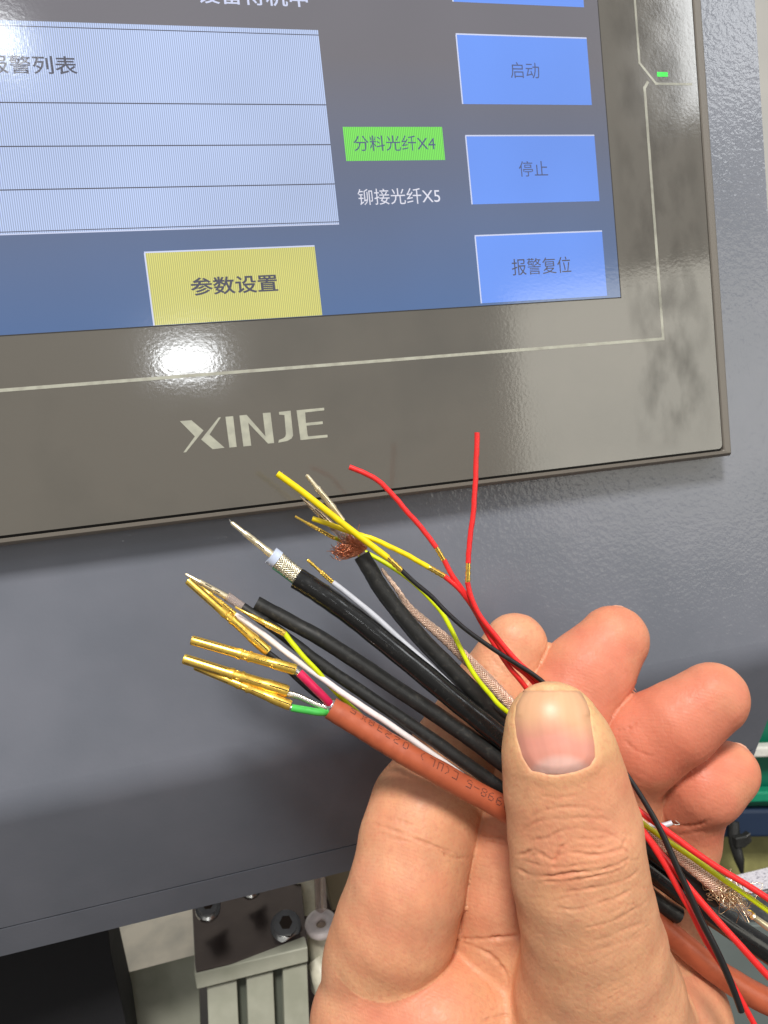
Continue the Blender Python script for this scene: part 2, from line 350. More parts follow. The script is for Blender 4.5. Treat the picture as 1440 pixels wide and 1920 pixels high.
def film(x0, z0, x1, z1, y, m_, name, fade):
    nx, nz_ = 14, 14; V = [(x0+(x1-x0)*i/nx, y, z0+(z1-z0)*j/nz_) for j in range(nz_+1) for i in range(nx+1)]
    Fc = [(j*(nx+1)+i, j*(nx+1)+i+1, (j+1)*(nx+1)+i+1, (j+1)*(nx+1)+i) for j in range(nz_) for i in range(nx)]
    o = mesh_obj(name, V, Fc, m_, panel); at = o.data.attributes.new('fade', 'FLOAT', 'POINT')
    at.data.foreach_set('value', [fade(i/nx, j/nz_) for j in range(nz_+1) for i in range(nx+1)]); return o
film(X_['sr']+1, Z_['Gb']+.3, X_['Gr']-.4, Z_['sb']+95, -.036, sm, 'dirt_smudge', lambda u, v: math.sin(math.pi*min(1, max(0, u)))**.6*(1 if v > .02 else 0))
# ---------------------------------------------------------------- cabinet
cab = empty('control_cabinet', 'grey powder coated machine cabinet carrying the touch screen', 'cabinet')
XR = hit(1430, 240, YC)[0]; ZC = hit(700, 1382, YC)[2]
XLc = -330.; ZTc = 190.
mesh_obj('front_sheet', [(XLc, YC, ZC+4), (XR, YC, ZC+4), (XR, YC, ZTc), (XLc, YC, ZTc), (XLc, YC+260, ZTc), (XR, YC+260, ZTc)],
         [(0, 1, 2, 3), (3, 2, 5, 4)], MT['paint'], cab)
# rolled bend, slanted lower sheet, seam, lip
q0 = hit(300, 1673, YC+15); prof = []
slope = math.radians(27)
for k in range(9):
    a = slope*k/8; rr = 4/math.tan(slope/2)
    prof.append((YC+rr*(1-math.cos(a)), ZC+4-rr*math.sin(a)))
def along(px, py):                          # point of the slanted plane seen at this pixel
    a = P(px, py, 100.0); dv = a-CAMW; n = np.array([0, -math.cos(slope), -math.sin(slope)]); o_ = np.array([0, YC, ZC])
    return CAMW+dv*((o_-CAMW)@n)/(dv@n)
zs = along(336, 1661)[2]; ys = along(336, 1661)[1]; zb = along(336, 1711)[2]; yb_ = along(336, 1711)[1]
prof.append((ys, zs))
V = []; Fc = []
for y, z in prof: V += [(XLc, y, z), (XR, y, z)]
for k in range(len(prof)-1): Fc.append((2*k, 2*k+2, 2*k+3, 2*k+1))
mesh_obj('lower_sheet', V, Fc, MT['paint'], cab, smooth=True)
gp = .35
mesh_obj('seam', [(XLc, ys+.7, zs+1), (XR, ys+.7, zs+1), (XR, ys+.7, zs-1.5), (XLc, ys+.7, zs-1.5)], [(0, 3, 2, 1)], MT['groove'], cab)
MB().poly([(XLc, ys+.1, zs-gp), (XLc, yb_, zb), (XLc, yb_+2, zb), (XLc, ys+2.1, zs-gp)], (1, 0, 0), XR-XLc).obj('lip', MT['paint'], cab)
# side sheet
side = [(XR, YC+.02, ZTc)]+[(XR, y+.02, z) for y, z in prof]+[(XR, yb_+.02, zb), (XR, YC+220, zb), (XR, YC+220, ZTc)]
MB().poly(side, (-1, 0, 0), 1.2).obj('side_sheet', MT['paint'], cab)
# ---------------------------------------------------------------- far setting
wallm = mat('white_room_wall', lin(226, 222, 214), .7, bump=(.05, .2, 1, 2), var=(.01, lin(214, 212, 206), .3, .7))
mesh_obj('wall', [(-1500, 900, -900), (1800, 900, -900), (1800, 900, 1200), (-1500, 900, 1200)], [(0, 1, 2, 3)], wallm, kind='structure')
floorm = mat('dark_machine_floor', lin(52, 48, 46), .6, bump=(.1, .3, .5, 3), var=(.02, lin(70, 64, 58), .35, .65))
mesh_obj('floor', [(-1500, -600, -330), (1800, -600, -330), (1800, 900, -330), (-1500, 900, -330)], [(0, 1, 2, 3)], floorm, kind='structure')
# ---------------------------------------------------------------- the hand
def cc(l):                                   # (px, py, depth, radius px) -> camera space spheres
    return [(np.array([(x-CX)/F*d, (y-CY)/F*d, d]), r*d/F) for x, y, d, r in l]
CH = {
 'thumb': (cc([(1036,1366,121,88),(1048,1412,121,106),(1061,1478,122,115),(1077,1555,123,123),(1086,1639,124,126),(1101,1710,126,127),(1115,1782,129,134),(1124,1872,134,157),(1130,1940,138,170),(1125,2080,146,215),(1080,2300,156,260)]), .80),
 'index': (cc([(966,1209,151,60),(925,1300,151,78),(868,1410,149.5,94),(802,1520,147,108),(780,1580,144,106),(762,1669,141,108),(742,1735,142,113),(738,1748,142.5,110)]), .84),
 'middle': (cc([(1150,1201,150,66),(1102,1264,149,84),(1052,1345,148,95),(1000,1450,147,97),(962,1550,146,84),(948,1600,146,82),(940,1680,146,88),(930,1790,148,96)]), .86),
 'ring': (cc([(1334,1311,141,69),(1268,1358,142,78),(1205,1392,145,86),(1165,1440,150,84),(1168,1540,154,80),(1175,1640,155,80),(1165,1760,155,95)]), .88),
 'little': (cc([(1362,1450,146,60),(1322,1474,146,72),(1296,1496,149,68),(1288,1580,152,60),(1278,1660,152,52),(1262,1740,152,58),(1225,1820,150,80)]), .90),
 'palm': (cc([(692,1826,144,88),(714,1920,144,134),(812,1958,143,172),(900,2010,148,190),(980,2150,152,260),(1000,2300,156,290)]), .80),
 'heel': (cc([(1222,1922,150,148),(1150,2030,151,230),(1050,2200,154,290)]), .85),
 'mid': (cc([(930,1830,153,110),(1080,1850,154,130),(1180,1850,154,110)]), .85),
 'arm': (cc([(1020,2300,158,300),(1010,2700,166,255)]), .75),
}
def sd_chain(p, ch, q):
    best = None; k = 1.6
    for (a, ra), (b, rb) in zip(ch[:-1], ch[1:]):
        sc3 = np.array([1, 1, 1/q]); ab = (b-a); pa = (p-a)*sc3; abs_ = ab*sc3
        t = np.clip((pa@abs_)/(abs_@abs_), 0, 1)
        d = np.sqrt(((pa-t[:, None]*abs_)**2).sum(1))-(ra+(rb-ra)*t)
        if best is None: best = d
        else:
            h = np.maximum(k-np.abs(best-d), 0)/k; best = np.minimum(best, d)-h*h*k*.18
    return best
def smin(a, b, k):
    h = np.maximum(k-np.abs(a-b), 0)/k; return np.minimum(a, b)-h*h*k*.25
def hand_sdf(p, which=False):
    ds = {n: sd_chain(p, *c) for n, c in CH.items()}
    palm = smin(smin(ds['palm'], ds['heel'], 8), smin(ds['mid'], ds['arm'], 12), 9)
    fing = smin(ds['index'], ds['middle'], .25); fing = smin(fing, ds['ring'], .2); fing = smin(fing, ds['little'], .2)
    kx = np.clip((790-(p[:, 0]/p[:, 2]*F+CX))/120, 0, 1); d = smin(fing, palm, 1.0+6*kx); d = smin(d, ds['thumb'], 4.0)
    if which: return d, ds
    return d
def surface_nets(f, lo, hi, h):
    ax = [np.arange(lo[i], hi[i]+h, h) for i in range(3)]; nx, ny, nz_ = map(len, ax)
    G = np.empty((nx, ny, nz_), np.float32)
    for i in range(0, nx, 16):
        g = np.stack(np.meshgrid(ax[0][i:i+16], ax[1], ax[2], indexing='ij'), -1).reshape(-1, 3)
        G[i:i+16] = f(g).reshape(-1, ny, nz_)
    s = G < 0
    cnt = np.zeros((nx-1, ny-1, nz_-1), np.int16)
    for a in (0, 1):
        for b in (0, 1):
            for c in (0, 1): cnt += s[a:nx-1+a, b:ny-1+b, c:nz_-1+c]
    act = (cnt > 0) & (cnt < 8); idx = np.full(act.shape, -1, np.int64); ii = np.argwhere(act); idx[act] = np.arange(len(ii))
    acc = np.zeros((len(ii), 3)); n = np.zeros(len(ii)); cor = [(a, b, c) for a in (0, 1) for b in (0, 1) for c in (0, 1)]
    for u in cor:
        for v in cor:
            if sum(v)-sum(u) == 1 and all(v[k] >= u[k] for k in range(3)):
                g0 = G[ii[:, 0]+u[0], ii[:, 1]+u[1], ii[:, 2]+u[2]]; g1 = G[ii[:, 0]+v[0], ii[:, 1]+v[1], ii[:, 2]+v[2]]
                mk = (g0 < 0) != (g1 < 0); t = np.where(mk, g0/np.where(mk, g0-g1, 1), 0)
                acc += np.where(mk[:, None], np.array(u)+t[:, None]*(np.array(v)-np.array(u)), 0); n += mk
    V = (ii+acc/n[:, None])*h+np.array([a[0] for a in ax]); Q = []
    for k in range(3):
        sh = [slice(None)]*3; s0 = s.take(range(s.shape[k]-1), k); s1 = s.take(range(1, s.shape[k]), k)
        e_ = np.argwhere(s0 != s1); o1, o2 = [(1, 2), (2, 0), (0, 1)][k]
        ok = (e_[:, o1] > 0) & (e_[:, o2] > 0) & (e_[:, o1] < s.shape[o1]-1) & (e_[:, o2] < s.shape[o2]-1); e_ = e_[ok]
        ins = s[e_[:, 0], e_[:, 1], e_[:, 2]]
        d1 = np.zeros(3, int); d1[o1] = 1; d2 = np.zeros(3, int); d2[o2] = 1
        get = lambda q: idx[q[:, 0], q[:, 1], q[:, 2]]
        q = np.stack([get(e_-d1-d2), get(e_-d2), get(e_), get(e_-d1)], 1)
        Q.append(np.where(ins[:, None], q, q[:, ::-1]))
    return V, np.vstack(Q)
def grad(f, V, e_=.05):
    g = np.stack([f(V+np.eye(3)[k]*e_)-f(V-np.eye(3)[k]*e_) for k in range(3)], 1); return g/(np.linalg.norm(g, axis=1)[:, None]+1e-9)
def project(V, it=2):
    for _ in range(it): V = V-grad(hand_sdf, V)*(hand_sdf(V)*.9)[:, None]
    return V
V, Q = surface_nets(hand_sdf, (-21, 14, 104), (76, 172, 182), 1.05)
V = project(V)
me = bpy.data.meshes.new('t'); me.from_pydata([tuple(v) for v in V], [], [tuple(map(int, q)) for q in Q])
to = bpy.data.objects.new('t', me); C.objects.link(to); md = to.modifiers.new('s', 'SUBSURF'); md.levels = 1
if len(V) < 90000: md.levels = 2
m2 = bpy.data.meshes.new_from_object(to.evaluated_get(bpy.context.evaluated_depsgraph_get())); C.objects.unlink(to); bpy.data.objects.remove(to)
V = np.empty(len(m2.vertices)*3, np.float32); m2.vertices.foreach_get('co', V); V = V.reshape(-1, 3).astype(float)
N = np.empty(len(V)*3, np.float32); m2.vertex_normals.foreach_get('vector', N); N = N.reshape(-1, 3).astype(float)
print('hand verts', len(V))
ds = {n: sd_chain(V, *c) for n, c in CH.items()}; s2 = np.sort(np.stack([ds[k] for k in CH if k != 'arm'], 1), 1)
sub_ = (s2[:, 1]-s2[:, 0] < 1.6) & (s2[:, 1] < 3); V[sub_] = project(V[sub_], 2); N[sub_] = grad(hand_sdf, V[sub_], .1)*(1 if (N[0]*grad(hand_sdf, V[:1])[0]).sum() > 0 else -1)
if (N[0]*grad(hand_sdf, V[:1])[0]).sum() < 0: N = -N
px = V[:, 0]/V[:, 2]*F+CX; py = V[:, 1]/V[:, 2]*F+CY; face = np.clip(-(N*V/np.linalg.norm(V, axis=1)[:, None]).sum(1)*2.2, 0, 1)
nms = list(CH); near = np.argmin(np.stack([ds[k] for k in nms], 1), 1); isn = {k: near == i for i, k in enumerate(nms)}
def segd(x, y, pts):
    best = np.full(len(x), 1e9); par = np.zeros(len(x)); L = 0; pts = np.array(pts, float)
    tot = np.linalg.norm(np.diff(pts, axis=0), axis=1).sum()
    for a, b in zip(pts[:-1], pts[1:]):
        ab = b-a; l = np.linalg.norm(ab); t = np.clip(((x-a[0])*ab[0]+(y-a[1])*ab[1])/(l*l), 0, 1)
        d = np.hypot(x-a[0]-t*ab[0], y-a[1]-t*ab[1]); mk = d < best; best = np.where(mk, d, best); par = np.where(mk, (L+t*l)/tot, par); L += l
    return best, par
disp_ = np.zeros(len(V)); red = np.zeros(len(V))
def crease(pts, depth, wd, mask, puff=.1, pw=3.8, ends=.18):
    wd *= .82; depth *= 1.25
    pts = smooth_path([(a, b) for a, b in pts], 5); d, t = segd(px[mask], py[mask], pts)
    env = np.clip(np.minimum(t, 1-t)/ends, .0, 1)**.6; q1, q2, q3 = [random.random()*6.3 for _ in range(3)]
    env = env*np.clip(.72+.3*np.sin(t*11+q1)+.22*np.sin(t*27+q2), .12, 1.2); d = np.abs(d+1.3*np.sin(t*19+q3)*np.sin(t*41))
    disp_[mask] += env*depth*.62*(-np.exp(-(d/wd)**2)+puff*np.exp(-((d-wd*2)/(wd*pw*.5))**2))*face[mask]
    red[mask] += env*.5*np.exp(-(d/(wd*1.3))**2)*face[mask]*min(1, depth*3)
A3 = lambda l: [(800+x*.4444, 1100+y*.4444) for x, y in l]
A4 = lambda l: [(580+x*.5972, 1400+y*.5972) for x, y in l]
TH = isn['thumb'] & (V[:, 2] < 136)
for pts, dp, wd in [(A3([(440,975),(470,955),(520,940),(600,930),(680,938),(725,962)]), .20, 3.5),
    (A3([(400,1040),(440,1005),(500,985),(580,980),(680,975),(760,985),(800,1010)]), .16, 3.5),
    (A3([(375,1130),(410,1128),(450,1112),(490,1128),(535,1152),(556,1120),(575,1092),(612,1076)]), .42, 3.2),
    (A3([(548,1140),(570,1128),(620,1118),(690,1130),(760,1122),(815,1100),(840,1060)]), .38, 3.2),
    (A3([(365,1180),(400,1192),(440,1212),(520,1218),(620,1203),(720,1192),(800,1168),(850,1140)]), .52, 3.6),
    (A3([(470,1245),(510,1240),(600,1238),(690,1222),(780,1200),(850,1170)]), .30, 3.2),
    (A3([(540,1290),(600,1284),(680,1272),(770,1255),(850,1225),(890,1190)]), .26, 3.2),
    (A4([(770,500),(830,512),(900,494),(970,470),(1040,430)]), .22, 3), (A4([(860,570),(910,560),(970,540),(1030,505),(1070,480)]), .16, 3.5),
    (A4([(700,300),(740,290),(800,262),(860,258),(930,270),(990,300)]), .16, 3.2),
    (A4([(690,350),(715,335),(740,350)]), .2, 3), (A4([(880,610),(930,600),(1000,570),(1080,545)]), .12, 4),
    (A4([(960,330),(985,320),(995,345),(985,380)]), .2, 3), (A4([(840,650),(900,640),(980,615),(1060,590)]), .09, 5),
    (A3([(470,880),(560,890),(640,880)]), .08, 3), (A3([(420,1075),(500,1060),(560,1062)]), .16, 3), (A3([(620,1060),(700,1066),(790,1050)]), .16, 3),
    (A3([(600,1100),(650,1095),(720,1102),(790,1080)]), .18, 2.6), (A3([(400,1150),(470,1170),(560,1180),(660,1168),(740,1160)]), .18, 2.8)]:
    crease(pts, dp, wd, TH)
# broad rolls of loose skin over the thumb knuckle
dk, tk = segd(px[TH], py[TH], [(975,1640),(1080,1630),(1200,1612)]); disp_[TH] += .35*np.exp(-(dk/42)**2)*face[TH]
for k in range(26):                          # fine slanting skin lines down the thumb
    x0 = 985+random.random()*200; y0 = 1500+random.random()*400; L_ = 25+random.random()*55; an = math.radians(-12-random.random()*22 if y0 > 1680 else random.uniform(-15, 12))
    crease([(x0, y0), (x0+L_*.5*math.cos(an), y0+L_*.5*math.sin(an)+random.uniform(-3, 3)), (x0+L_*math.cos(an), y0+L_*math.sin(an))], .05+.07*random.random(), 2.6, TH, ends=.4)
IX = isn['index']
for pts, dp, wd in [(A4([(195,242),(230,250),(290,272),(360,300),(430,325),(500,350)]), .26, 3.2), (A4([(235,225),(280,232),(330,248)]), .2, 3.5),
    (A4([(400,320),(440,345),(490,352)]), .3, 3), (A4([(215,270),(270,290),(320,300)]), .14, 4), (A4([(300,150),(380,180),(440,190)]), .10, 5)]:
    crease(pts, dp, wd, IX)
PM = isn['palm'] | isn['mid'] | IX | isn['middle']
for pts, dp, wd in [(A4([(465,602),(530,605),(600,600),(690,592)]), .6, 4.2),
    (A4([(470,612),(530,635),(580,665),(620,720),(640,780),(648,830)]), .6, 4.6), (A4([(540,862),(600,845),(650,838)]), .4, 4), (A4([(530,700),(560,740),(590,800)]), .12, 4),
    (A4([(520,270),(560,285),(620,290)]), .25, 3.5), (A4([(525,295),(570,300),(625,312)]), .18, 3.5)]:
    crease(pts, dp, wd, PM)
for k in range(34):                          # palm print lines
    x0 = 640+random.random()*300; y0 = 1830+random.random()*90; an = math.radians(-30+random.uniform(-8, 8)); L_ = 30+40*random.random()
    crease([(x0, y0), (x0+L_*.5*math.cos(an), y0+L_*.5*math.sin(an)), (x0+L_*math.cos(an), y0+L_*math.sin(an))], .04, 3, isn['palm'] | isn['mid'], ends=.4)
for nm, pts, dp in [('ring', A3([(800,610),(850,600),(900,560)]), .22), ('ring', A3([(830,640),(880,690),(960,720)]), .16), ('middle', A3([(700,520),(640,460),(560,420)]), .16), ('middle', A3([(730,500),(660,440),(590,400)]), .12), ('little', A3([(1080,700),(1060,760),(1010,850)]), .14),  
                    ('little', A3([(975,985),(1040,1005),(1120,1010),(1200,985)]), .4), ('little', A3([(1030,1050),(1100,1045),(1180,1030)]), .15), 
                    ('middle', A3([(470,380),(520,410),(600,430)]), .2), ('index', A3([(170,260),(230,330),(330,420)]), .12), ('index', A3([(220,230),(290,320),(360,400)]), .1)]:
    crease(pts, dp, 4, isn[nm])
# nail: outline in the photograph's pixels, laid on the thumb
left = [(1284,1002),(1291,987),(1305,976),(1322,967),(1349,963),(1384,967),(1420,978),(1437,988),(1447,996),(1452,1020)]
rght = [(1284,1062),(1291,1080),(1300,1092),(1315,1101),(1331,1107),(1375,1113),(1400,1117),(1420,1118),(1438,1107),(1449,1080),(1453,1060)]
out = [(x, y) for y, x in left]+[(1022,1454),(1045,1455)]+[(x, y) for y, x in rght[::-1]]
od, _ = segd(px[TH], py[TH], out+out[:1])
def inside(x, y, poly):
    c = np.zeros(len(x), bool); n = len(poly)
    for i in range(n):
        (x0, y0), (x1, y1) = poly[i], poly[(i+1) % n]; mk = ((y0 > y) != (y1 > y)); xi = (x1-x0)*(y-y0)/((y1-y0) if y1 != y0 else 1)+x0; c ^= mk & (x < xi)
    return c
ins = inside(px[TH], py[TH], out)
fold = np.clip((py[TH]-1300)/60, 0, 1)
disp_[TH] += np.where(ins, -.75*np.clip(od/9, 0, 1), .10*np.exp(-((od-9)/10)**2)*fold)*face[TH]
# fine relief of the skin itself
def vnoise(p, s, seed):
    r_ = np.random.default_rng(seed); o = np.zeros(len(p))
    for k in range(7): w_ = r_.normal(size=3)*s; o += np.sin(p@w_+r_.random()*6.28)
    return o/7
disp_ += .10*vnoise(V, .35, 1)+.05*vnoise(V, .9, 2)+.02*vnoise(V, 2.2, 5)
V += 0
srt = np.sort(np.stack([ds[k] for k in nms if k != 'arm'], 1), 1); disp_ *= np.where(isn['palm'] | isn['mid'] | isn['heel'] | isn['arm'], 1, np.clip((srt[:, 1]-srt[:, 0])/1.3, 0, 1))
V = V+N*disp_[:, None]
# colour of the skin: yellowish on the thumb, pink on the finger pads
def mixc(a, b, t): return a*(1-t[:, None])+b*t[:, None]
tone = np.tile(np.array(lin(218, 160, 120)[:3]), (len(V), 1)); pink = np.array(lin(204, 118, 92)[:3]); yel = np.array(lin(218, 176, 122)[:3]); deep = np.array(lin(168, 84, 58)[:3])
t = np.zeros(len(V))
for nm, cen, rad_, amt in [('index',(985,1190),110,.35),('middle',(1150,1215),150,.8),('middle',(1080,1330),150,.6),('ring',(1310,1330),170,.95),('ring',(1200,1400),120,.75),('little',(1350,1460),140,1.0),
                           ('little',(1290,1540),90,.6),('index',(770,1480),90,.35),('index',(740,1700),120,.35),('palm',(780,1890),140,.6),('palm',(700,1900),120,.4),('mid',(930,1850),130,.5),('middle',(950,1650),140,.5),('heel',(1290,1860),100,.5),('thumb',(1170,1470),70,.5),('thumb',(1010,1600),100,.2)]:
    mk = isn[nm]; d = np.hypot(px-cen[0], py-cen[1])/rad_; t[mk] += (amt*np.exp(-d*d))[mk]
tone = mixc(tone, pink, np.clip(t+.30*vnoise(V, .22, 3)+.22*vnoise(V, .6, 9)+.10*vnoise(V, 1.3, 11), 0, 1))
tip = isn['thumb']*np.exp(-((py-1330)/95)**2); tone = mixc(tone, yel, np.clip(tip*.8, 0, 1))
tone = mixc(tone, deep, np.clip(red*.55, 0, .6))  # crease shade painted into the skin colour as a mild darker red
veil = np.array(lin(196, 150, 122)[:3]); tone = mixc(tone, veil, np.clip(.25*vnoise(V, .3, 21)+.1, 0, .5)); tone *= (1+.07*vnoise(V, .8, 4)+.04*vnoise(V, 2.4, 14))[:, None]
HW = cam2w(V)
hand_o = HW.mean(0); fc = [tuple(p.vertices) for p in m2.polygons]
skin = mat('skin', lin(226, 170, 132), .46, spec=.36, sss=.16, attr='Col', var=(1.3, lin(204, 128, 100), .5, .95), rvar=(.6, .44, .62),
           bump=[(1.6, .25, .16, 3), (5.5, .28, .05, 2)])
# faint finger print ridges
def ridges(m_):
    t_ = m_.node_tree; b = t_.nodes['Principled BSDF']; tcn = nn(t_, 'ShaderNodeTexCoord'); wv = nn(t_, 'ShaderNodeTexWave', wave_type='BANDS', bands_direction='DIAGONAL')
    mp = nn(t_, 'ShaderNodeMapping'); mp.inputs['Scale'].default_value = (1000, 1000, 1000); t_.links.new(tcn.outputs['Object'], mp.inputs[0]); t_.links.new(mp.outputs[0], wv.inputs[0])
    wv.inputs['Scale'].default_value = .62; wv.inputs['Distortion'].default_value = 5; wv.inputs['Detail'].default_value = 2; wv.inputs['Detail Scale'].default_value = .25
    bp = nn(t_, 'ShaderNodeBump'); bp.inputs['Strength'].default_value = .14; bp.inputs['Distance'].default_value = .06*M
    old = b.inputs['Normal'].links[0].from_socket; t_.links.new(old, bp.inputs['Normal']); t_.links.new(wv.outputs['Fac'], bp.inputs['Height']); t_.links.new(bp.outputs[0], b.inputs['Normal'])
ridges(skin)
def cells(m_, s, st, dist):                  # the fine criss-cross net of skin
    t_ = m_.node_tree; b = t_.nodes['Principled BSDF']; tcn = nn(t_, 'ShaderNodeTexCoord'); mp = nn(t_, 'ShaderNodeMapping'); mp.inputs['Scale'].default_value = (1000, 1000, 560)
    nz_ = nn(t_, 'ShaderNodeTexNoise'); nz_.inputs['Scale'].default_value = 1.2; mx = nn(t_, 'ShaderNodeMix', data_type='VECTOR'); mx.inputs[0].default_value = .25
    t_.links.new(tcn.outputs['Object'], mp.inputs[0]); t_.links.new(mp.outputs[0], nz_.inputs[0]); t_.links.new(mp.outputs[0], mx.inputs[4]); t_.links.new(nz_.outputs['Color'], mx.inputs[5])
    v = nn(t_, 'ShaderNodeTexVoronoi', feature='DISTANCE_TO_EDGE'); v.inputs['Scale'].default_value = s; t_.links.new(mx.outputs[1], v.inputs[0])
    r_ = nn(t_, 'ShaderNodeMapRange'); r_.inputs[1].default_value = 0; r_.inputs[2].default_value = .16; t_.links.new(v.outputs[0], r_.inputs[0])
    bp = nn(t_, 'ShaderNodeBump'); bp.inputs['Strength'].default_value = st; bp.inputs['Distance'].default_value = dist*M
    old = b.inputs['Normal'].links[0].from_socket; t_.links.new(old, bp.inputs['Normal']); t_.links.new(r_.outputs[0], bp.inputs['Height']); t_.links.new(bp.outputs[0], b.inputs['Normal'])
cells(skin, 1.15, .22, .07)
hand = mesh_obj('person', HW, fc, skin, smooth=True, origin=hand_o, label='bare left hand pinching a bundle of stripped cables between thumb and fingers', cat='hand')
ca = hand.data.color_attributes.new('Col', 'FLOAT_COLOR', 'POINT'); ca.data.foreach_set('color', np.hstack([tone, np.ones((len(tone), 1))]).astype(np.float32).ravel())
# the nail plate
def march(x, y):                             # depth of the thumb under each pixel
    dr = np.stack([(x-CX)/F, (y-CY)/F, np.ones_like(x)], 1); z = np.full(len(x), 100.); ln = np.linalg.norm(dr, axis=1)
    for _ in range(60): z += np.clip(sd_chain(dr*z[:, None], *CH['thumb'])/ln, -.5, 2)*.9
    return z, dr
nu, nv = 36, 44; lp, rp = np.array(left, float), np.array(rght, float); G = []; col = []
ys_ = np.linspace(0, 1, nv); YY = 1284+(1454-1284)*ys_
for j, y in enumerate(YY):
    xl = np.interp(y, lp[:, 0], lp[:, 1]); xr = np.interp(y, rp[:, 0], rp[:, 1]); u = np.linspace(0, 1, nu)
    x = xl+(xr-xl)*u; bow = (u-.5)**2*4
    yy = np.full(nu, y)+6*(1-bow)*0
    G.append(np.stack([x, yy, u, np.full(nu, ys_[j])], 1))
G = np.vstack(G); z, dr = march(G[:, 0], np.clip(G[:, 1], 1296, None)); 
edge, _ = segd(G[:, 0], G[:, 1], out+out[:1])
lift = -.30+.62*np.clip(edge/np.where(G[:, 1] < 1340, 6, 16), 0, 1)**.7
top = np.clip((1296-G[:, 1])/14, 0, 1); z = z-lift+top*.5
NV = dr*z[:, None]; u, v = G[:, 2], G[:, 3]
bed = np.array(lin(210, 140, 122)[:3]); lun = np.array(lin(214, 172, 160)[:3]); dist = np.array(lin(213, 163, 124)[:3])
col = np.tile(bed, (len(G), 1)); col = mixc(col, dist, np.clip((1388-G[:, 1]+6*np.sin(u*9)+14*(u-.5))/44, 0, 1)*.9)
dirt = np.array(lin(150, 118, 84)[:3]); col = mixc(col, dirt, np.clip(1-edge/5, 0, 1)*.55*(.5+.5*np.sin(u*23+v*31)))
ld = ((G[:, 0]-1052)/58)**2+((G[:, 1]-1452)/38)**2; col = mixc(col, lun, np.clip((1.15-ld)*1.6, 0, 1)*.8); col *= (1+.015*np.sin(u*70+.6*np.sin(v*5))+.035*np.sin(u*9+2)+.02*np.sin(u*31+1))[:, None]
top_v = NV; bot_v = NV+np.array([0, 0, .45]); K = len(NV); NF = []
for j in range(nv-1):
    for i in range(nu-1):
        a = j*nu+i; NF.append((a, a+nu, a+nu+1, a+1)); NF.append((K+a, K+a+1, K+a+nu+1, K+a+nu))
for i in range(nu-1):
    a = i; NF.append((a, a+1, K+a+1, K+a)); a = (nv-1)*nu+i; NF.append((a, K+a, K+a+1, a+1))
for j in range(nv-1):
    a = j*nu; NF.append((a, K+a, K+a+nu, a+nu)); a = j*nu+nu-1; NF.append((a, a+nu, K+a+nu, K+a))
nailm = mat('nail', (.8, .6, .5), .42, spec=.4, coat=.12, coat_rough=.35, sss=.1, attr='Col', bump=[(1.2, .2, .06, 3), (5, .15, .03, 2)])
NW = cam2w(np.vstack([top_v, bot_v]))
nail = mesh_obj('thumbnail', NW-hand_o, NF, nailm, smooth=True); nail.parent = hand
ca = nail.data.color_attributes.new('Col', 'FLOAT_COLOR', 'POINT'); cc_ = np.vstack([col, col]); ca.data.foreach_set('color', np.hstack([cc_, np.ones((len(cc_), 1))]).astype(np.float32).ravel())

# finger nails seen edge-on behind the finger tips
def back_nail(x, y, d, rx, ry, ang):
    c = np.array([(x-CX)/F*d, (y-CY)/F*d, d]); s_ = d/F; ca_, sa_ = math.cos(ang), math.sin(ang); V_ = []; F_ = []; n1, n2 = 24, 8
    for i in range(n2+1):
        ph = math.pi/2*i/n2
        for j in range(n1):
            a = 2*math.pi*j/n1; ux = math.cos(a)*math.cos(ph)*rx*s_; uy = math.sin(a)*math.cos(ph)*ry*s_
            V_.append(c+np.array([ux*ca_-uy*sa_, ux*sa_+uy*ca_, 3.2*math.sin(ph)-.4*abs(math.cos(a))]))
    for i in range(n2):
        for j in range(n1): F_.append((i*n1+j, i*n1+(j+1) % n1, (i+1)*n1+(j+1) % n1, (i+1)*n1+j))
    F_.append(tuple(range(n1))[::-1])
    o = mesh_obj('fingernail', cam2w(np.array(V_))-hand_o, F_, tipm, smooth=True); o.parent = hand
tipm = mat('nail_edge', lin(214, 160, 136), .4, spec=.5, bump=(1.5, .1, .05, 2))
back_nail(1147, 1194, 154.5, 46, 61, math.radians(18)); back_nail(1331, 1304, 146.5, 48, 61, math.radians(36)); back_nail(1362, 1442, 150.5, 42, 56, math.radians(40))
# ---------------------------------------------------------------- materials of the cables
BLK = mat('black_rubber', lin(29, 29, 28), .42, bump=[(.9, .2, .08, 3)], var=(1.1, lin(62, 60, 55), .56, .8), rvar=(.4, .36, .62))
GLO = mat('glossy_black_jacket', lin(24, 24, 24), .16, var=(1.3, lin(56, 55, 52), .6, .8), rvar=(.5, .12, .3), bump=[(.25, .25, .25, 2), (2.5, .08, .03, 2)])
BRN = mat('brown_silicone', lin(176, 89, 58), .4, bump=[(1.4, .18, .06, 3)], var=(.6, lin(166, 82, 54), .45, .7))
GOLD = mat('gold_plating', (1.0, .68, .13, 1), .28, metal=.85, bump=[(2.5, .07, .03, 3)], var=(1.2, (.9, .52, .09, 1), .45, .75), rvar=(1.3, .24, .36))
PALE = mat('pale_gold', (.95, .82, .56, 1), .32, metal=.85, bump=[(3, .15, .03, 3)])
SILV = mat('tinned_wire', (.82, .80, .74, 1), .26, metal=1)
COPP = mat('copper_wire', (.72, .30, .17, 1), .3, metal=1)
BRAI = mat('silver_braid_wire', (.88, .82, .66, 1), .3, metal=1)
BEIG = mat('beige_braid', (.90, .68, .54, 1), .4, metal=.6)
DARK = mat('dark_slot', lin(40, 24, 8), .6, bump=(2, .2, .03, 2))
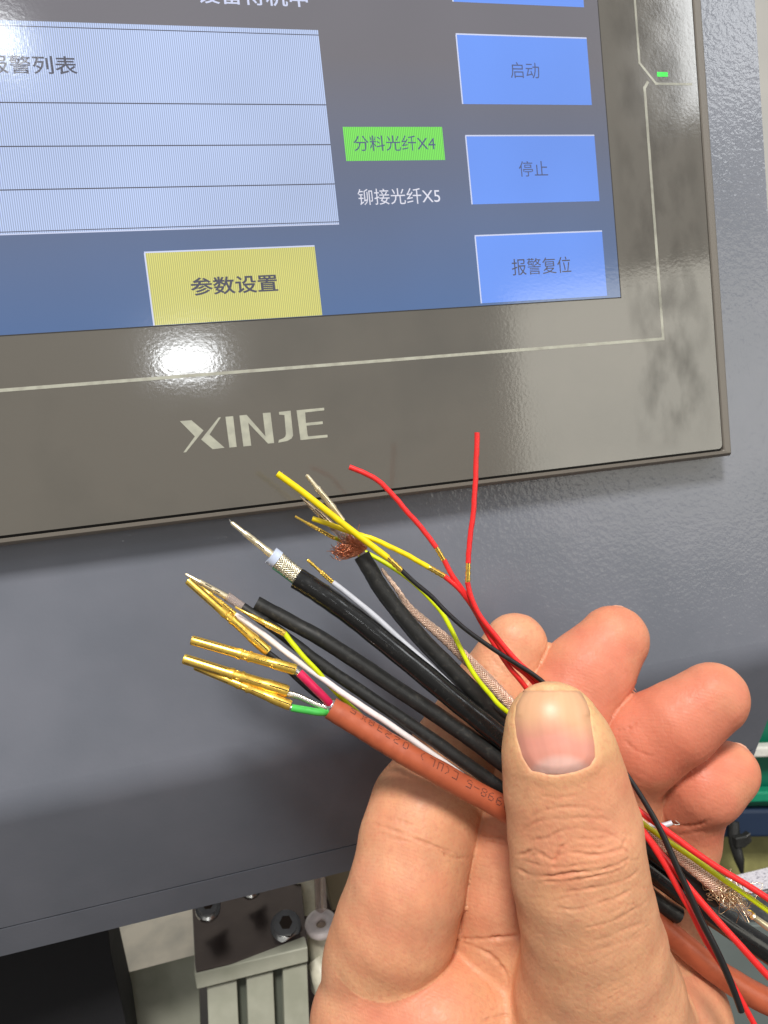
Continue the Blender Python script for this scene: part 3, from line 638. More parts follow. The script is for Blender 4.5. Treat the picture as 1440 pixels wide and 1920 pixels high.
def plastic(name, c, **k): return mat(name, lin(*c), k.pop('r', .33), bump=[(1.6, .14, .05, 3)], var=(.7, tuple(q*.86 for q in lin(*c)[:3])+(1,), .45, .7), **k)
RED, YEL, WHT, GRY = plastic('red_insulation', (232, 44, 44)), plastic('yellow_insulation', (240, 212, 10)), plastic('white_insulation', (236, 226, 224)), plastic('grey_white_insulation', (192, 194, 202))
YGR, PNK, GRN, BLW = plastic('lemon_insulation', (214, 228, 12)), plastic('pink_red_insulation', (214, 34, 84)), plastic('green_insulation', (74, 188, 82)), plastic('thin_black_insulation', (30, 29, 30))
CLR = mat('clear_insulation', lin(232, 214, 206), .12, trans=.75, bump=(1.5, .2, .05, 2)); DIE = plastic('dielectric', (196, 206, 228)); FOIL = mat('foil', (.85, .86, .9, 1), .18, metal=1, bump=(1.1, .9, .4, 3))
HOT = mat('dark_print', lin(52, 30, 30), .6, bump=(2, .1, .02, 1))
def wire(name, pts, wpx, m_, parent=None, n=12, hollow=0, sub=6, **kw):
    p3 = PP(pts)
    dm = np.mean([q[2] for q in pts]); w_ = np.asarray(wpx, float) if not np.isscalar(wpx) else wpx
    V, Fc, fr = tube_geo(p3, (w_/2)*dm/F, n, True, hollow, sub)
    o = mesh_obj(name, V, Fc, m_, parent, smooth=True, **kw); sharpen(o); return o, fr
def sharpen(o):
    me = o.data; bm_n = [p.normal.copy() for p in me.polygons]
    md = o.modifiers.new('edges', 'EDGE_SPLIT'); md.split_angle = math.radians(50)
def pin(name, a, b, prof, m_, parent, slots=(), seams=True, n=16, bumps=6):
    """a lathe between two picture points; prof = [(t along, width px)], slots=[(t0,t1,angle)]"""
    A, B = P(*a), P(*b); dm = (a[2]+b[2])/2; ax = B-A; L = np.linalg.norm(ax); ax /= L
    _, Nn, Bn = frames(np.array([A, (A+B)/2, B])); Nn, Bn = Nn[1], Bn[1]
    V = []; Fc = []; an = np.arange(n)*2*math.pi/n
    for t, w_ in prof:
        r = w_/2*dm/F; V.append(A+ax*L*t+r*(np.cos(an)[:, None]*Nn+np.sin(an)[:, None]*Bn))
    k = len(prof)
    for i in range(k-1):
        for j in range(n): j2 = (j+1) % n; Fc.append((i*n+j, i*n+j2, (i+1)*n+j2, (i+1)*n+j))
    Fc.append(tuple(range(n))[::-1]); Fc.append(tuple(range((k-1)*n, k*n)))
    o = mesh_obj(name, np.vstack(V), Fc, m_, parent, smooth=True); sharpen(o)
    rad = lambda t: np.interp(t, [q[0] for q in prof], [q[1] for q in prof])/2*dm/F
    if slots:
        mb = MB()
        for t0, t1, ang, wd in slots:
            pts = [A+ax*L*t+rad(t)*(1.0)*(math.cos(ang)*Nn+math.sin(ang)*Bn) for t in np.linspace(t0, t1, 6)]
            mb.tube(pts, wd, n=6, raw=True)
        mb.obj('slot', DARK, o, smooth=True)
    return o
def socket(a, b, w0, w1, parent):
    w0 *= 1.1; w1 *= 1.08            # gold crimp contact: open mouth, waist rings, flared crimp
    o = pin('contact', a, b, [(0, w0*.9), (.012, w0), (.42, w0*1.04), (.46, w0*1.2), (.475, w0*1.2), (.48, w0*1.03), (.54, w0*1.03), (.545, w0*1.22), (.56, w0*1.22), (.58, w0*1.02), (.76, w1*.98), (.8, w1*1.1), (.97, w1*1.12), (1, w1)],
            GOLD, parent, slots=[(.02, .40, .9, .07), (.02, .36, 2.3, .06), (.60, .74, 1.7, .05), (.82, .99, 1.45, .09), (.84, .97, .4, .05)], n=20)
    A, B = P(*a), P(*b); d = (B-A)/np.linalg.norm(B-A); r = w0*.36*a[2]/F
    V, Fc, _ = tube_geo([A-d*.04, A+d*1.2], r, 14, True, 0, 1, raw=True); mesh_obj('mouth', V, Fc, DARK, o)
    mb = MB(); _, Nn, Bn = frames(np.array([A, (A+B)/2, B])); L = np.linalg.norm(B-A)
    for t, ang in ((.5, .5), (.52, 2.2), (.70, 1.3), (.78, 2.0)):
        c = A+d*L*t+(w0*.5*a[2]/F)*(math.cos(ang)*Nn[1]+math.sin(ang)*Bn[1]); mb.tube([c-d*.35, c, c+d*.35], [.08, .16, .08], n=7, raw=True)
    mb.obj('spring_lug', GOLD, o, smooth=True); return o
def strands(name, fr, nst, turns, off, r, m_, parent, both=False, n=4, weave=.1, kind='stuff'):
    path, T, N, B, R_ = fr; k = len(path); s = np.concatenate([[0], np.cumsum(np.linalg.norm(np.diff(path, axis=0), axis=1))]); L = s[-1]
    m_n = int(max(24, L*3.0)); si = np.linspace(0, L, m_n); mb = MB()
    pi = np.stack([np.interp(si, s, path[:, c]) for c in range(3)], 1); Ni = np.stack([np.interp(si, s, N[:, c]) for c in range(3)], 1); Bi = np.stack([np.interp(si, s, B[:, c]) for c in range(3)], 1); Ri = np.interp(si, s, R_)
    for dr in ((1, -1) if both else (1,)):
        for q in range(nst):
            a = dr*2*math.pi*turns*si/L*1.0+2*math.pi*q/nst
            rr = Ri+off+weave*np.sin(a*nst*1.0+(math.pi if dr < 0 else 0))
            pts = pi+rr[:, None]*(np.cos(a)[:, None]*Ni+np.sin(a)[:, None]*Bi); mb.tube(pts, r, n=n, raw=True, cap=False)
    return mb.obj(name, m_, parent, smooth=True, kind=kind)
def hairs(name, base, dirs, r, m_, parent, curl=1.0):
    mb = MB()
    for b, d in zip(base, dirs):
        L = np.linalg.norm(d); c1 = b+d*.35+rng.normal(size=3)*L*.07*curl; c2 = b+d*.7+rng.normal(size=3)*L*.16*curl; mb.tube([b, c1, c2, b+d+rng.normal(size=3)*L*.12*curl], r, n=4, sub=4, cap=False)
    return mb.obj(name, m_, parent, smooth=True, kind='stuff')
# ---------------------------------------------------------------- brown multi core cable
bc = empty('brown_cable', 'thick rust brown printed cable with four gold contacts on its cores', 'cable')
o, frb = wire('jacket', [(620,1327,132),(660,1352,132),(700,1377,132),(740,1401,132),(780,1425,132),(860,1470,132.5),(950,1519,133),(1040,1580,136),(1130,1650,139),(1229,1726,142),(1290,1779,143),(1360,1833,144),(1440,1878,144),(1520,1915,144)],
     [41,41,41,41,42,43,43,43,43,45,46,49,50,50], BRN, bc, n=28, hollow=.82, sub=8)
# dotted print: 5x7 dot characters lying upside down on the jacket
DOT = {'8': ['01110','10001','10001','01110','10001','10001','01110'], '9': ['01110','10001','10001','01111','00001','00010','01100'], '-': ['00000','00000','00000','11111','00000','00000','00000'],
 'S': ['11111','10000','10000','11110','00001','10001','01110'], 'C': ['11111','10000','10000','10000','10000','10000','11111'], '(': ['00010','00100','01000','01000','01000','00100','00010'],
 ')': ['01000','00100','00010','00010','00010','00100','01000'], 'U': ['10001','10001','10001','10001','10001','10001','11111'], 'L': ['10000','10000','10000','10000','10000','10000','11111'],
 '0': ['01110','10001','10001','10001','10001','10001','01110'], '2': ['11110','00001','00001','00110','01000','10000','11111'], '3': ['11111','00001','00001','01111','00001','00001','11111'], 'X': ['10001','01010','01010','00100','01010','11010','10001']}
path, T_, N_, B_, R_ = frb; pc = w2cam(path); ppx = pc[:, 0]/pc[:, 2]*F+CX; mb = MB()
sarc = np.concatenate([[0], np.cumsum(np.linalg.norm(np.diff(path, axis=0), axis=1))])
def on_jacket(s, ang, lift=.012):
    i = lambda A: np.array([np.interp(s, sarc, A[:, c]) for c in range(3)]); r = np.interp(s, sarc, R_)+lift
    return i(path)+r*(math.cos(ang)*i(N_)+math.sin(ang)*i(B_))
for ch, x in zip('S38322 0', (0,)*8): pass
for ch, xx, a0 in [('S',653,.62),('X',673,.66),('8',687,.7),('3',704,.74),('2',719,.80),('2',735,.86),('0',752,.88),(')',783,.95),('L',801,1.0),('U',816,1.02),('(',829,1.05),('C',844,1.05),('S',871,1.12),('-',885,1.15),('8',899,1.18),('9',912,1.2),('9',926,1.22),('8',940,1.25)]:
    s0 = np.interp(xx, ppx, sarc); h_ = 1.28; w_ = .86; r = .5*42*132/F
    for ry in range(7):
        for cx in range(5):
            if DOT[ch][ry][cx] == '1':
                s_ = s0-(cx-2)/4*w_; an_ = a0+(3-ry)/6*h_/r*-1*-1; an_ = a0-(3-ry)/6*h_/r*-1; e1 = .085; ea = .075/r
                mb.add([on_jacket(s_-e1, an_-ea), on_jacket(s_+e1, an_-ea), on_jacket(s_+e1, an_+ea), on_jacket(s_-e1, an_+ea)], [(0, 1, 2, 3)])
lab = mb.obj('printed_text', HOT, bc, kind='stuff')
w1, _ = wire('core_wire', [(500,1222,131),(530,1246,131.5),(562,1276,132.5),(592,1302,133),(622,1322,133)], 12, BLW, bc); w1['label'] = 'black core wire'
socket((352,1088,130), (503,1222,131), 14, 17, w1)
w2, _ = wire('core_wire', [(561,1261,129.5),(572,1272,129.5),(590,1290,130),(608,1308,131),(620,1322,132)], 16, PNK, bc, n=16); w2['label'] = 'pink core wire'
V, Fc, fr = tube_geo(PP([(550,1253,129.5),(566,1266,129.5)]), .5, 10, True, 0, 3); mesh_obj('strand_end', V, Fc, SILV, w2, smooth=True)
socket((359,1200,128.5), (555,1256,129.5), 16.5, 17.5, w2)
w3, fr3 = wire('shield_drain', [(535,1300,130),(560,1306,130.5),(590,1320,131),(620,1331,132)], [12,10,9,10], SILV, bc)
strands('twisted_strand', fr3, 8, 4.5, -.05, .17, SILV, w3, weave=0)
socket((344,1235,128.5), (540,1297,130), 17.5, 20, w3)
w4, _ = wire('core_wire', [(546,1327,129),(570,1331,129.5),(595,1335,130.5),(618,1336,132)], [13.5,14,14,13], GRN, bc, n=16); w4['label'] = 'green core wire'
V, Fc, fr = tube_geo(PP([(538,1325,129),(552,1328,129)]), .45, 10, True, 0, 3); mesh_obj('strand_end', V, Fc, SILV, w4, smooth=True)
socket((366,1249,129.5), (545,1323,129), 14, 17, w4)
f_, _ = wire('foil_wrap', [(612,1318,132.3),(620,1323,132.3),(632,1331,132.3)], [22,27,30], FOIL, bc, n=14)
# ---------------------------------------------------------------- white and yellow signal wires on the left
def thin_pin(a, b, prof, m_, parent, name='contact'):
    o = pin(name, a, b, prof, m_, parent, n=12, slots=[(.62, .95, 1.5, .06)])
    A, B = P(*a), P(*b); L = np.linalg.norm(B-A); d = (B-A)/L; _, Nn, Bn = frames(np.array([A, (A+B)/2, B])); mb = MB()
    for t in (.55, .62, .7, .78, .86, .93):
        w_ = np.interp(t, [q[0] for q in prof], [q[1] for q in prof])*.5*a[2]/F
        for sgn in (-1, 1):
            c = A+d*L*t+w_*.75*(sgn*Nn[1]*.7+Bn[1]*.7); mb.tube([c-d*.3, c, c+d*.3], [.08, .2, .08], n=6, raw=True)
    mb.obj('crimp_wing', m_, o, smooth=True); return o
t = empty('white_wire', 'thin white wire with gold contact running just above the brown cable', 'wire')
wire('insulation', [(438,1150,132),(494,1190,132),(563,1243,132),(632,1292,132.5),(700,1338,133.5),(771,1386,135),(850,1440,136),(940,1500,137),(1040,1560,138)], [10,11,11,11,12,12,10,10,10], WHT, t)
thin_pin((378,1100,130.5), (440,1152,132), [(0,4),(.2,6),(.22,9),(.3,9),(.33,6.5),(.45,7),(.5,10),(1,11)], GOLD, t)
t = empty('yellow_wire', 'short lemon yellow wire with gold contact crossing under the white wire', 'wire')
wire('insulation', [(533,1187,131),(563,1224,131.3),(598,1262,132),(632,1300,134),(675,1340,136),(740,1400,137.5),(820,1463,137.3),(850,1480,137),(884,1501,137),(960,1530,138),(1040,1570,139)], [10,9,9,9,8,8,7,7,7,7,7], YGR, t)
thin_pin((441,1138,130), (534,1188,131), [(0,4),(.3,5.5),(.32,8),(.5,10),(.62,9),(.64,12),(1,12)], GOLD, t)
# ---------------------------------------------------------------- black coax cables and sleeves
t = empty('thin_coax', 'thin black coax with pale pin and clear insulation, lowest of the black cables', 'cable')
wire('jacket', [(455,1138,134),(500,1168,134),(560,1213,134.5),(617,1256,135),(733,1333,135.3),(831,1401,135.6),(943,1480,136),(1040,1550,138.5)], [17,20,22,23,24,25,25,25], BLK, t, n=18)
wire('clear_sleeve', [(425,1118,133.5),(440,1128,133.7),(457,1139,134)], [19,17,16], CLR, t, n=14)
pin('pin', (347,1076,132), (428,1121,133.5), [(0,2),(.03,6),(.3,8),(.33,11.5),(.36,11),(.9,12.5),(1,12.5)], PALE, t, slots=[(.45,.6,1.2,.08),(.68,.8,1.5,.08)])
t = empty('heat_shrink_sleeve', 'matt black sleeve with open end beside the thin coax', 'sleeve')
wire('tube', [(480,1131,134.5),(540,1163,135),(617,1207,135),(733,1283,135.5),(850,1362,135.5),(943,1430,135.5),(1050,1520,138),(1130,1600,140),(1224,1684,141.5),(1272,1716,142)], [27,28,29,30,31,32,31,30,31,32], BLK, t, n=20, hollow=.8)
t = empty('large_coax', 'thick glossy black coax with silver braid, white dielectric ring and gold pin', 'cable')
wire('jacket', [(556,1084,132.5),(600,1112,132.5),(656,1151,133),(733,1213,133),(850,1309,134),(943,1385,135),(1040,1470,137),(1130,1560,139),(1220,1630,140),(1308,1694,140),(1440,1783,140),(1540,1845,140)], [40,40,40,40,40,40,40,42,43,44,47,48], GLO, t, n=28, sub=8)
_, frd = wire('braid_core', [(519,1049,132.2),(540,1067,132.3),(570,1090,132.5)], 29, mat('braid_core', lin(196, 186, 150), .4, metal=.7, bump=(2, .4, .1, 2)), t, n=18)
strands('braid', frd, 20, .5, .08, .13, BRAI, t, both=True, weave=.09)
wire('dielectric', [(508,1041,132),(514,1045.5,132.1),(520,1050,132.2)], 35, DIE, t, n=20)
pin('pin', (433,979,131.5), (512,1042,132), [(0,3),(.03,8),(.3,9),(.32,11.5),(.56,12.5),(.58,11.5),(.6,13),(.82,13.5),(.84,15.5),(1,15)], PALE, t, slots=[(.36,.5,1.4,.07),(.62,.8,1.6,.1)])
wire('centre_strand', [(430,974,131.4),(434,981,131.5)], 2, SILV, t, n=6)
wire('drain_thread', [(512,1064,131.6),(530,1077,131.6),(552,1094,131.8)], 6, mat('teal_thread', lin(62, 110, 84), .7, bump=(3, .5, .1, 2)), t, n=8)
t = empty('grey_wire', 'pale grey wire with slim gold contact between the two upper black coax cables', 'wire')
wire('insulation', [(624,1092,134),(694,1148,134),(772,1218,134.5),(831,1272,135),(880,1319,135.5),(945,1376,136.5),(1040,1450,139),(1120,1500,140),(1190,1540,138),(1235,1548,134),(1260,1543,133.5)], [10,11,11,11,11,11,10,9,9,9,9], GRY, t)
thin_pin((576,1049,133), (626,1094,134), [(0,4),(.05,7),(.12,5),(.2,7),(.26,5),(.5,6),(.55,8.5),(1,8)], GOLD, t)
wire('bare_strand', [(1259,1543,133.5),(1266,1546,133),(1274,1545,133),(1266,1538,133)], 2.2, SILV, t, n=6)
t = empty('frayed_coax', 'black coax with frayed copper shield and two bare pins, rightmost black cable', 'cable')
wire('jacket', [(678,1041,134.5),(697,1073,134.5),(718,1109,134.7),(772,1177,135),(823,1232,135.5),(881,1290,136),(947,1355,137),(1040,1450,139),(1130,1530,139),(1215,1592,137.5),(1290,1648,137),(1345,1688,137)], [31,31,31,31,32,33,33,33,30,27,27,27], BLK, t, n=20, hollow=.85)
wire('inner_core', [(640,980,134),(660,1010,134.2),(690,1060,134.5)], [14,16,18], CLR, t, n=12)
wire('clear_sleeve', [(624,988,133),(638,1000,133.3),(656,1022,133.8)], [15,16,16], CLR, t, n=12)
pin('pin', (563,931,132.3), (630,992,133.1), [(0,2),(.2,6),(.3,9),(.6,13),(.9,14),(1,10)], mat('bronze_plating', (.62,.48,.33,1), .26, metal=1, bump=(3, .4, .06, 2)), t, slots=[(.4,.8,1.3,.1),(.55,.9,1.9,.07)])
pin('pin', (574,890,132), (644,976,134), [(0,2),(.02,8),(.26,9),(.3,13),(.34,11.5),(.68,12.5),(.72,14),(.76,11),(1,8)], PALE, t, slots=[(.4,.62,1.4,.05)])
c0 = P(676,1036,134.2); ax = P(640,985,133)-c0; base = []; dr = []
cm = np.array(ax)/np.linalg.norm(ax); _, Nn, Bn = frames(np.array([P(676,1036,134.2), P(665,1020,134), P(655,1004,133.8)])); Nn, Bn = Nn[1], Bn[1]
lowl = P(634,1024,133)-c0
for k in range(420):
    a = rng.random()*6.28; b = c0+1.5*(math.cos(a)*Nn+math.sin(a)*Bn)*rng.uniform(.3, 1); tt = rng.random()
    base.append(b); dr.append((lowl*(.45+.55*rng.random()**2) if tt < .7 else ax*(.5+.2*rng.random()))+(b-c0)*rng.uniform(-.1, .5)+rng.normal(size=3)*.34)
hairs('copper_fray', base, dr, .05, COPP, t, .8)
t = empty('braided_sleeve', 'flat beige braided shield running beside the frayed coax to a frayed end', 'cable')
_, frs = wire('core', [(716,1066,137),(745,1106,137),(772,1144,137),(831,1194,137),(873,1234,137),(928,1290,137),(959,1322,137.5),(1040,1400,139),(1120,1470,138),(1193,1534,136),(1227,1569,135),(1283,1613,134.5),(1339,1657,134),(1352,1667,134)], [4,8,12,18,20,22,22,22,20,18,18,22,26,28], mat('braid_filler', lin(178, 132, 108), .55, bump=(2, .4, .1, 2)), t, n=14)
strands('braid', frs, 11, 17, .03, .085, BEIG, t, both=True, weave=.05)
b0 = P(1350,1665,134); dd = P(1392,1700,134)-b0; base = [b0+rng.normal(size=3)*.75-dd*.4*rng.random() for k in range(170)]
hairs('frayed_braid', base, [dd*rng.uniform(.4, 1.05)+rng.normal(size=3)*.6 for k in base], .06, mat('champagne_wire', (.86, .68, .45, 1), .28, metal=1), t, 1.6)
wire('clear_sleeve', [(1378,1690,134),(1392,1702,134),(1405,1713,134)], [15,14,12], CLR, t, n=12)
wire('bare_strand', [(1403,1712,134),(1409,1722,134),(1414,1722,134)], 3, GOLD, t, n=6)
wire('bare_strand', [(1398,1706,133.6),(1408,1708,133.6),(1416,1716,134)], 3, GOLD, t, n=6)
pin('pin', (1409,1716,134), (1456,1750,134), [(0,10),(.05,14),(.12,11),(.5,13),(1,14)], PALE, t)
# ---------------------------------------------------------------- thin spliced wires
def crimp(a, b, w_, parent): 
    o = pin('splice_crimp', a, b, [(0,w_*.8),(.04,w_),(.2,w_*.85),(.3,w_*1.05),(.42,w_*.8),(.55,w_*1.05),(.7,w_*.85),(.85,w_*1.05),(1,w_*.8)], GOLD, parent, slots=[(.05,.95,1.5,.07)], n=12); return o
t = empty('yellow_black_wire', 'yellow sleeve spliced to thin black wire, reaching furthest up and left over the pins', 'wire')
wire('yellow_sleeve', [(520,888,128),(560,917,128.3),(600,948,128.7),(660,995,129.5),(727,1046,130.5)], 12.5, YEL, t, n=14, hollow=.6)
crimp((725,1044,130.4), (753,1070,130.7), 11, t)
wire('black_wire', [(752,1069,130.7),(780,1094,130.7),(811,1120,130.6),(838,1149,130.4),(873,1180,130.2),(928,1219,130.2),(1013,1274,130.5),(1070,1335,132.5),(1120,1390,133),(1168,1442,131),(1204,1496,129.5),(1235,1550,128.5),(1260,1605,128),(1286,1661,127.6),(1311,1717,127.4),(1339,1774,127),(1367,1835,127),(1390,1896,127)], [9,9,9,9,9,9,9,9,9,9,10,11,12,12,13,13,13,12], BLW, t)
t = empty('yellow_red_wire', 'second yellow sleeve spliced to red wire, passing behind the first yellow one', 'wire')
wire('yellow_sleeve', [(586,972,131.5),(620,984,131.5),(665,1000,131.4),(700,1011,131.3),(750,1034,131.2),(805,1064,131)], 10, YEL, t, hollow=.6)
crimp((803,1063,131), (834,1081,131), 11, t)
wire('red_wire', [(833,1080,131),(858,1101,131.2),(881,1130,131.6),(901,1165,132),(928,1210,132),(957,1253,132),(984,1287,132.5),(1060,1390,134.5),(1140,1480,134),(1201,1552,132),(1235,1596,131),(1269,1636,130.5),(1319,1696,130),(1381,1766,129.5),(1440,1830,129.5),(1500,1890,129.5)], [10]*9+[11,12,12.5,13,13,13,13], RED, t)
t = empty('red_wire', 'curved red wire with gold splice, bending up to the left of the straight red one', 'wire')
wire('red_sleeve', [(655,876,131),(690,890,131),(718,909,131),(745,938,131),(768,965,131),(793,993,131),(818,1027,131)], 10, RED, t, hollow=.6)
crimp((816,1023,131), (833,1052,131.2), 9.5, t)
wire('red_wire', [(832,1050,131.2),(850,1082,131.2),(873,1114,131.3),(896,1152,131.3),(925,1191,131.4),(959,1240,131.6),(1000,1279,132),(1080,1380,134),(1140,1450,133.5),(1188,1510,131.5),(1241,1552,130.5),(1290,1588,130),(1339,1622,130),(1390,1653,130),(1440,1685,130),(1520,1735,130)], [10]*9+[10.5,12,12,12,12,12.5,13], RED, t)
t = empty('red_wire', 'straight upright red wire with gold splice, its tip highest of all the wires', 'wire')
wire('red_sleeve', [(895,811,130),(893,860,130),(891,910,130),(887,965,130),(880,1020,130),(878,1056,130)], 10, RED, t, hollow=.6)
crimp((878,1052,130), (877,1093,130), 10, t)
wire('red_wire', [(877,1091,130),(884,1122,130.2),(903,1160,130.5),(934,1198,131),(970,1240,131),(1010,1277,131.5),(1080,1360,133),(1140,1450,133),(1196,1545,131.5),(1220,1580,130.5),(1243,1616,130),(1270,1663,129.6),(1297,1712,129.3),(1325,1767,129),(1367,1833,129),(1415,1922,129),(1440,1970,129)], [10]*8+[11]*9, RED, t)
t = empty('long_yellow_wire', 'long lemon yellow wire weaving between braid and frayed coax, leaving right of the thumb', 'wire')
thin_pin((553,968,134.5), (628,1010,135), [(0,4),(.25,4.5),(.35,7),(.7,7.5),(1,7)], GOLD, t)
wire('insulation', [(626,1008,135.2),(655,1022,137),(690,1038,137),(733,1062,136.5),(772,1090,136),(811,1128,135.5),(834,1158,135),(862,1212,134.5),(889,1264,134),(920,1303,134),(947,1332,134),(1040,1400,137.5),(1120,1470,136.5),(1201,1540,133.2),(1241,1570,132.7),(1283,1598,132.4),(1325,1627,132.2),(1380,1665,132),(1440,1708,132),(1520,1765,132)], [7,8,8.5,8.5,8.5,9,9,9,9,9,9,9,9,9.5,10,10,10,10,10,10], YGR, t)
# ---------------------------------------------------------------- machine below the cabinet
ALU = mat('dull_aluminium', (.92, .86, .74, 1), .38, metal=.4, bump=(.4, .1, .1, 3), var=(.08, (.66, .63, .55, 1), .4, .7))
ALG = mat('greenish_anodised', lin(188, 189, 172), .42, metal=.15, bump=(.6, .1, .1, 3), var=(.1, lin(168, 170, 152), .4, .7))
STL = mat('dark_steel', lin(70, 60, 58), .26, metal=.5, bump=(.5, .15, .1, 3), var=(.12, lin(78, 68, 65), .4, .7))
SCR = mat('bright_steel', (.8, .79, .76, 1), .2, metal=1)
CRM = plastic('cream_plastic', (214, 210, 190), r=.45)
BKS = mat('black_cloth', lin(16, 16, 20), .75, bump=(.3, .3, .3, 3))
VIEW = lambda l, d: [P(x, y, d) for x, y in l]
def block(name, pts, d, th, m_, parent=None, bevel=.4, depths=None, **kw):     # a solid whose near face has this outline, receding into the machine
    pl = [P(x, y, (depths[i] if depths else d)) for i, (x, y) in enumerate(pts)]
    if depths:
        nrm = np.cross(pl[1]-pl[0], pl[2]-pl[0])
        for i in range(3, len(pl)): v = pl[i]-CAMW; pl[i] = CAMW+v*(((pl[0]-CAMW)@nrm)/(v@nrm))
    mb = MB(); n = np.array([.0, 1, 0.]); return mb.poly(pl, n, th).obj(name, m_, parent, bevel=bevel, **kw)
block('black_cover', [(-60,1700),(202,1735),(208,1790),(238,1925),(260,2080),(-80,2080)], 205, 18, BKS, label='black sheet hanging below the cabinet at lower left', cat='cover')
t = empty('aluminium_bracket', 'brushed aluminium angle bracket between black sheet and steel block', 'bracket')
block('top_face', [(180,1670),(390,1640),(372,1790),(212,1832)], 236, 30, ALU, t, depths=[262,262,228,228])
block('front_face', [(213,1830),(372,1789),(380,2060),(250,2060)], 231, 8, ALG, t)
t = empty('steel_block', 'dark steel block with socket screws beside the aluminium bracket', 'machine block')
block('top_plate', [(357,1640),(560,1600),(578,1776),(366,1825)], 0, 8, STL, t, depths=[250,250,212,212])
block('front_edge', [(364,1826),(577,1776),(578,1804),(369,1856)], 211, 10, ALG, t)
def screw(x, y, d, w_, parent):
    a, b = P(x, y, d), P(x, y+w_*.12, d-4.5); r = w_/2*d/F
    mb = MB(); mb.tube([P(x, y+9, d), P(x, y+2, d-3.5)], r, n=18, sub=2, raw=True); s = mb.obj('screw', SCR, parent, smooth=True); sharpen(s)
    MB().tube([P(x, y+1.8, d-3.0), P(x, y+1.2, d-3.8)], r*.55, n=6, raw=True).obj('hex_recess', DARK, s); 
    mesh_obj('washer', *tube_geo([P(x, y+12, d+.8), P(x, y+8, d-.4)], r*1.3, 20, True, 0, 1, raw=True)[:2], SCR, parent); return s
screw(536, 1728, 219, 44, t); screw(390, 1693, 226, 36, t); screw(470, 1655, 232, 30, t)
t = empty('profile_rail', 'pale green aluminium profile with grooves and small screws below the steel block', 'profile')
xs_ = [(388,444),(462,512),(530,576)]
for a, b in xs_: block('rib', [(a,1852-(a-388)*.24),(b,1852-(b-388)*.24),(b+10,2060),(a+8,2060)], 213, 14, ALG, t)
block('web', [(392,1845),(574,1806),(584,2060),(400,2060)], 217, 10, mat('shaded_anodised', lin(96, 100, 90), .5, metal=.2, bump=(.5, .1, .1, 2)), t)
for x, y in ((552,1882), (411,1918)):
    mesh_obj('screw', *tube_geo([P(x, y, 213.5), P(x, y, 210.5)], 1.6, 14, True, .5, 1, raw=True)[:2], SCR, t)
t = empty('air_fitting', 'cream plastic air fitting with white collar and clear tube beside the fingers', 'fitting')
wire('clear_hose', [(596,1560,232),(599,1640,228),(602,1700,224),(604,1742,222)], [20,21,22,22], CLR, t, n=16)
def torus(x, y, d, wd, th, m_, parent, name, tilt=(0, .35)):
    c = P(x, y, d); v = (c-CAMW)/np.linalg.norm(c-CAMW); up = np.array([0, 0, 1.]); s_ = np.cross(v, up); s_ /= np.linalg.norm(s_); u_ = np.cross(s_, v)
    ax = v*math.cos(.62)-u_*math.sin(.62)*-1*-1; u2 = np.cross(s_, ax); r = wd/2*d/F; q = th/2*d/F; V = []; Fc = []; n1, n2 = 36, 12
    for i in range(n1):
        a = 2*math.pi*i/n1; rad = math.cos(a)*s_+math.sin(a)*u2
        for j in range(n2): b = 2*math.pi*j/n2; V.append(c+rad*(r-q+q*math.cos(b))+ax*q*.8*math.sin(b))
    for i in range(n1):
        for j in range(n2): i2, j2 = (i+1) % n1, (j+1) % n2; Fc.append((i*n2+j, i2*n2+j, i2*n2+j2, i*n2+j2))
    return mesh_obj(name, V, Fc, m_, parent, smooth=True)
torus(602, 1733, 220, 62, 22, WHT, t, 'collar')
wire('body', [(602,1742,226),(604,1790,226),(608,1850,228)], [58,56,50], CRM, t, n=20)
wire('elbow', [(590,1800,222),(606,1830,220),(612,1858,220)], [34,46,44], CRM, t, n=18)
wire('upper_fitting', [(560,1640,240),(575,1668,240),(580,1700,242)], [40,46,44], CRM, t, n=18)
block('rear_bracket', [(600,1590),(700,1570),(700,1690),(622,1708)], 250, 10, mat('tan_metal', lin(150, 140, 120), .5, metal=.3, bump=(.5, .2, .1, 2)), label='tan metal bracket behind the clear hose', cat='bracket')
block('machine_bed', [(540,1700),(760,1640),(800,2100),(560,2100)], 275, 20, STL, label='dark machine bed showing beside the wrist side of the fingers', cat='machine bed')
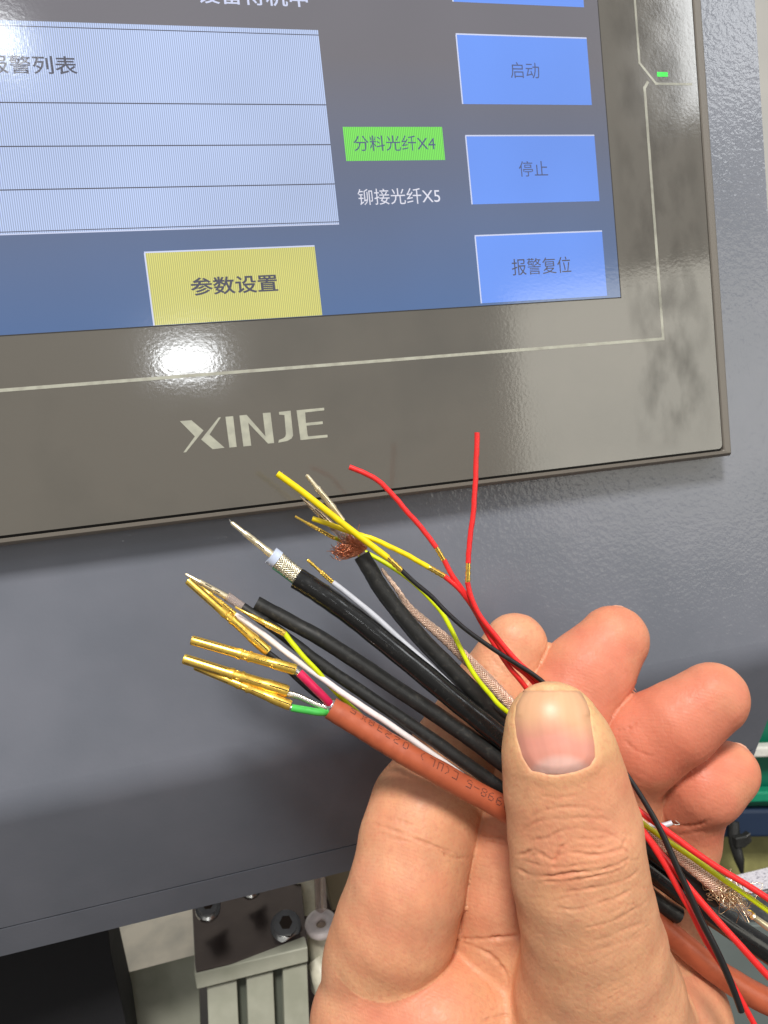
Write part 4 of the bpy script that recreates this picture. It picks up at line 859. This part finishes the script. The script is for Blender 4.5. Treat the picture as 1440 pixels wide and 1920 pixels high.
# ---------------------------------------------------------------- right edge: bins, plate, speckled sheet
GRB = mat('green_bin_plastic', lin(0, 98, 72), .35, bump=(.2, .15, .2, 2), var=(.03, lin(0, 92, 72), .4, .7)); NVY = mat('navy_plastic', lin(22, 40, 66), .5, bump=(.2, .15, .2, 2))
OLV = mat('olive_panel', lin(142, 138, 84), .6, bump=(.5, .35, .4, 3), var=(.06, lin(112, 108, 66), .4, .65))
t = empty('storage_bin', 'green plastic bin behind the little finger, navy lower edge', 'bin')
block('wall', [(1330,1340),(1600,1330),(1600,1520),(1330,1526)], 330, 60, GRB, t, bevel=2)
block('rim', [(1340,1487),(1600,1480),(1600,1500),(1340,1508)], 322, 6, plastic('bin_rim', (20, 132, 98)), t, bevel=1)
block('base', [(1320,1520),(1600,1516),(1600,1570),(1310,1572)], 326, 60, NVY, t, bevel=1.5)
block('shelf_edge', [(1330,1404),(1600,1396),(1600,1416),(1330,1424)], 318, 6, plastic('shelf_white', (206, 204, 196)), bevel=1, label='narrow whitish shelf edge in front of the green bin', cat='shelf')
block('olive_panel', [(1290,1550),(1620,1545),(1620,1760),(1290,1760)], 345, 20, OLV, label='olive yellow panel beneath the green bin', cat='panel')
t = empty('black_clamp', 'small black clamp against the olive panel', 'clamp')
wire('arm', [(1375,1540,322),(1378,1580,320),(1386,1612,318),(1392,1640,318)], [20,22,18,5], BLK, t, n=12)
block('jaw', [(1380,1572),(1400,1568),(1408,1562),(1411,1578),(1398,1590),(1382,1592)], 316, 3, BLK, t, bevel=.5)
SPK = mat('speckled_sheet', lin(218, 214, 222), .35, bump=[(1.0, .5, .3, 2)], var=(1.1, lin(150, 146, 158), .52, .64))
block('speckled_sheet', [(1240,1682),(1620,1590),(1660,1700),(1300,1720)], 0, 2, SPK, depths=[262,262,230,230], label='white speckled sheet behind the red wires at right', cat='sheet')
CRT = mat('dark_crackle', lin(70, 72, 74), .35, bump=(.6, .5, .4, 2), var=(.3, lin(100, 102, 102), .45, .65))
block('machine_ledge', [(1290,1730),(1370,1692),(1440,1670),(1620,1640),(1620,1800),(1290,1800)], 222, 1.5, CRT, label='dark grey ledge under the speckled sheet', cat='ledge', bevel=1.5)
block('machine_housing', [(1180,1730),(1620,1740),(1620,2080),(1180,2080)], 214, 2, mat('grey_green_base', lin(98, 106, 104), .5, bump=(.4, .1, .1, 2), var=(.03, lin(86, 94, 92), .35, .7)), label='smooth grey green machine base under the lower right cables', cat='housing')
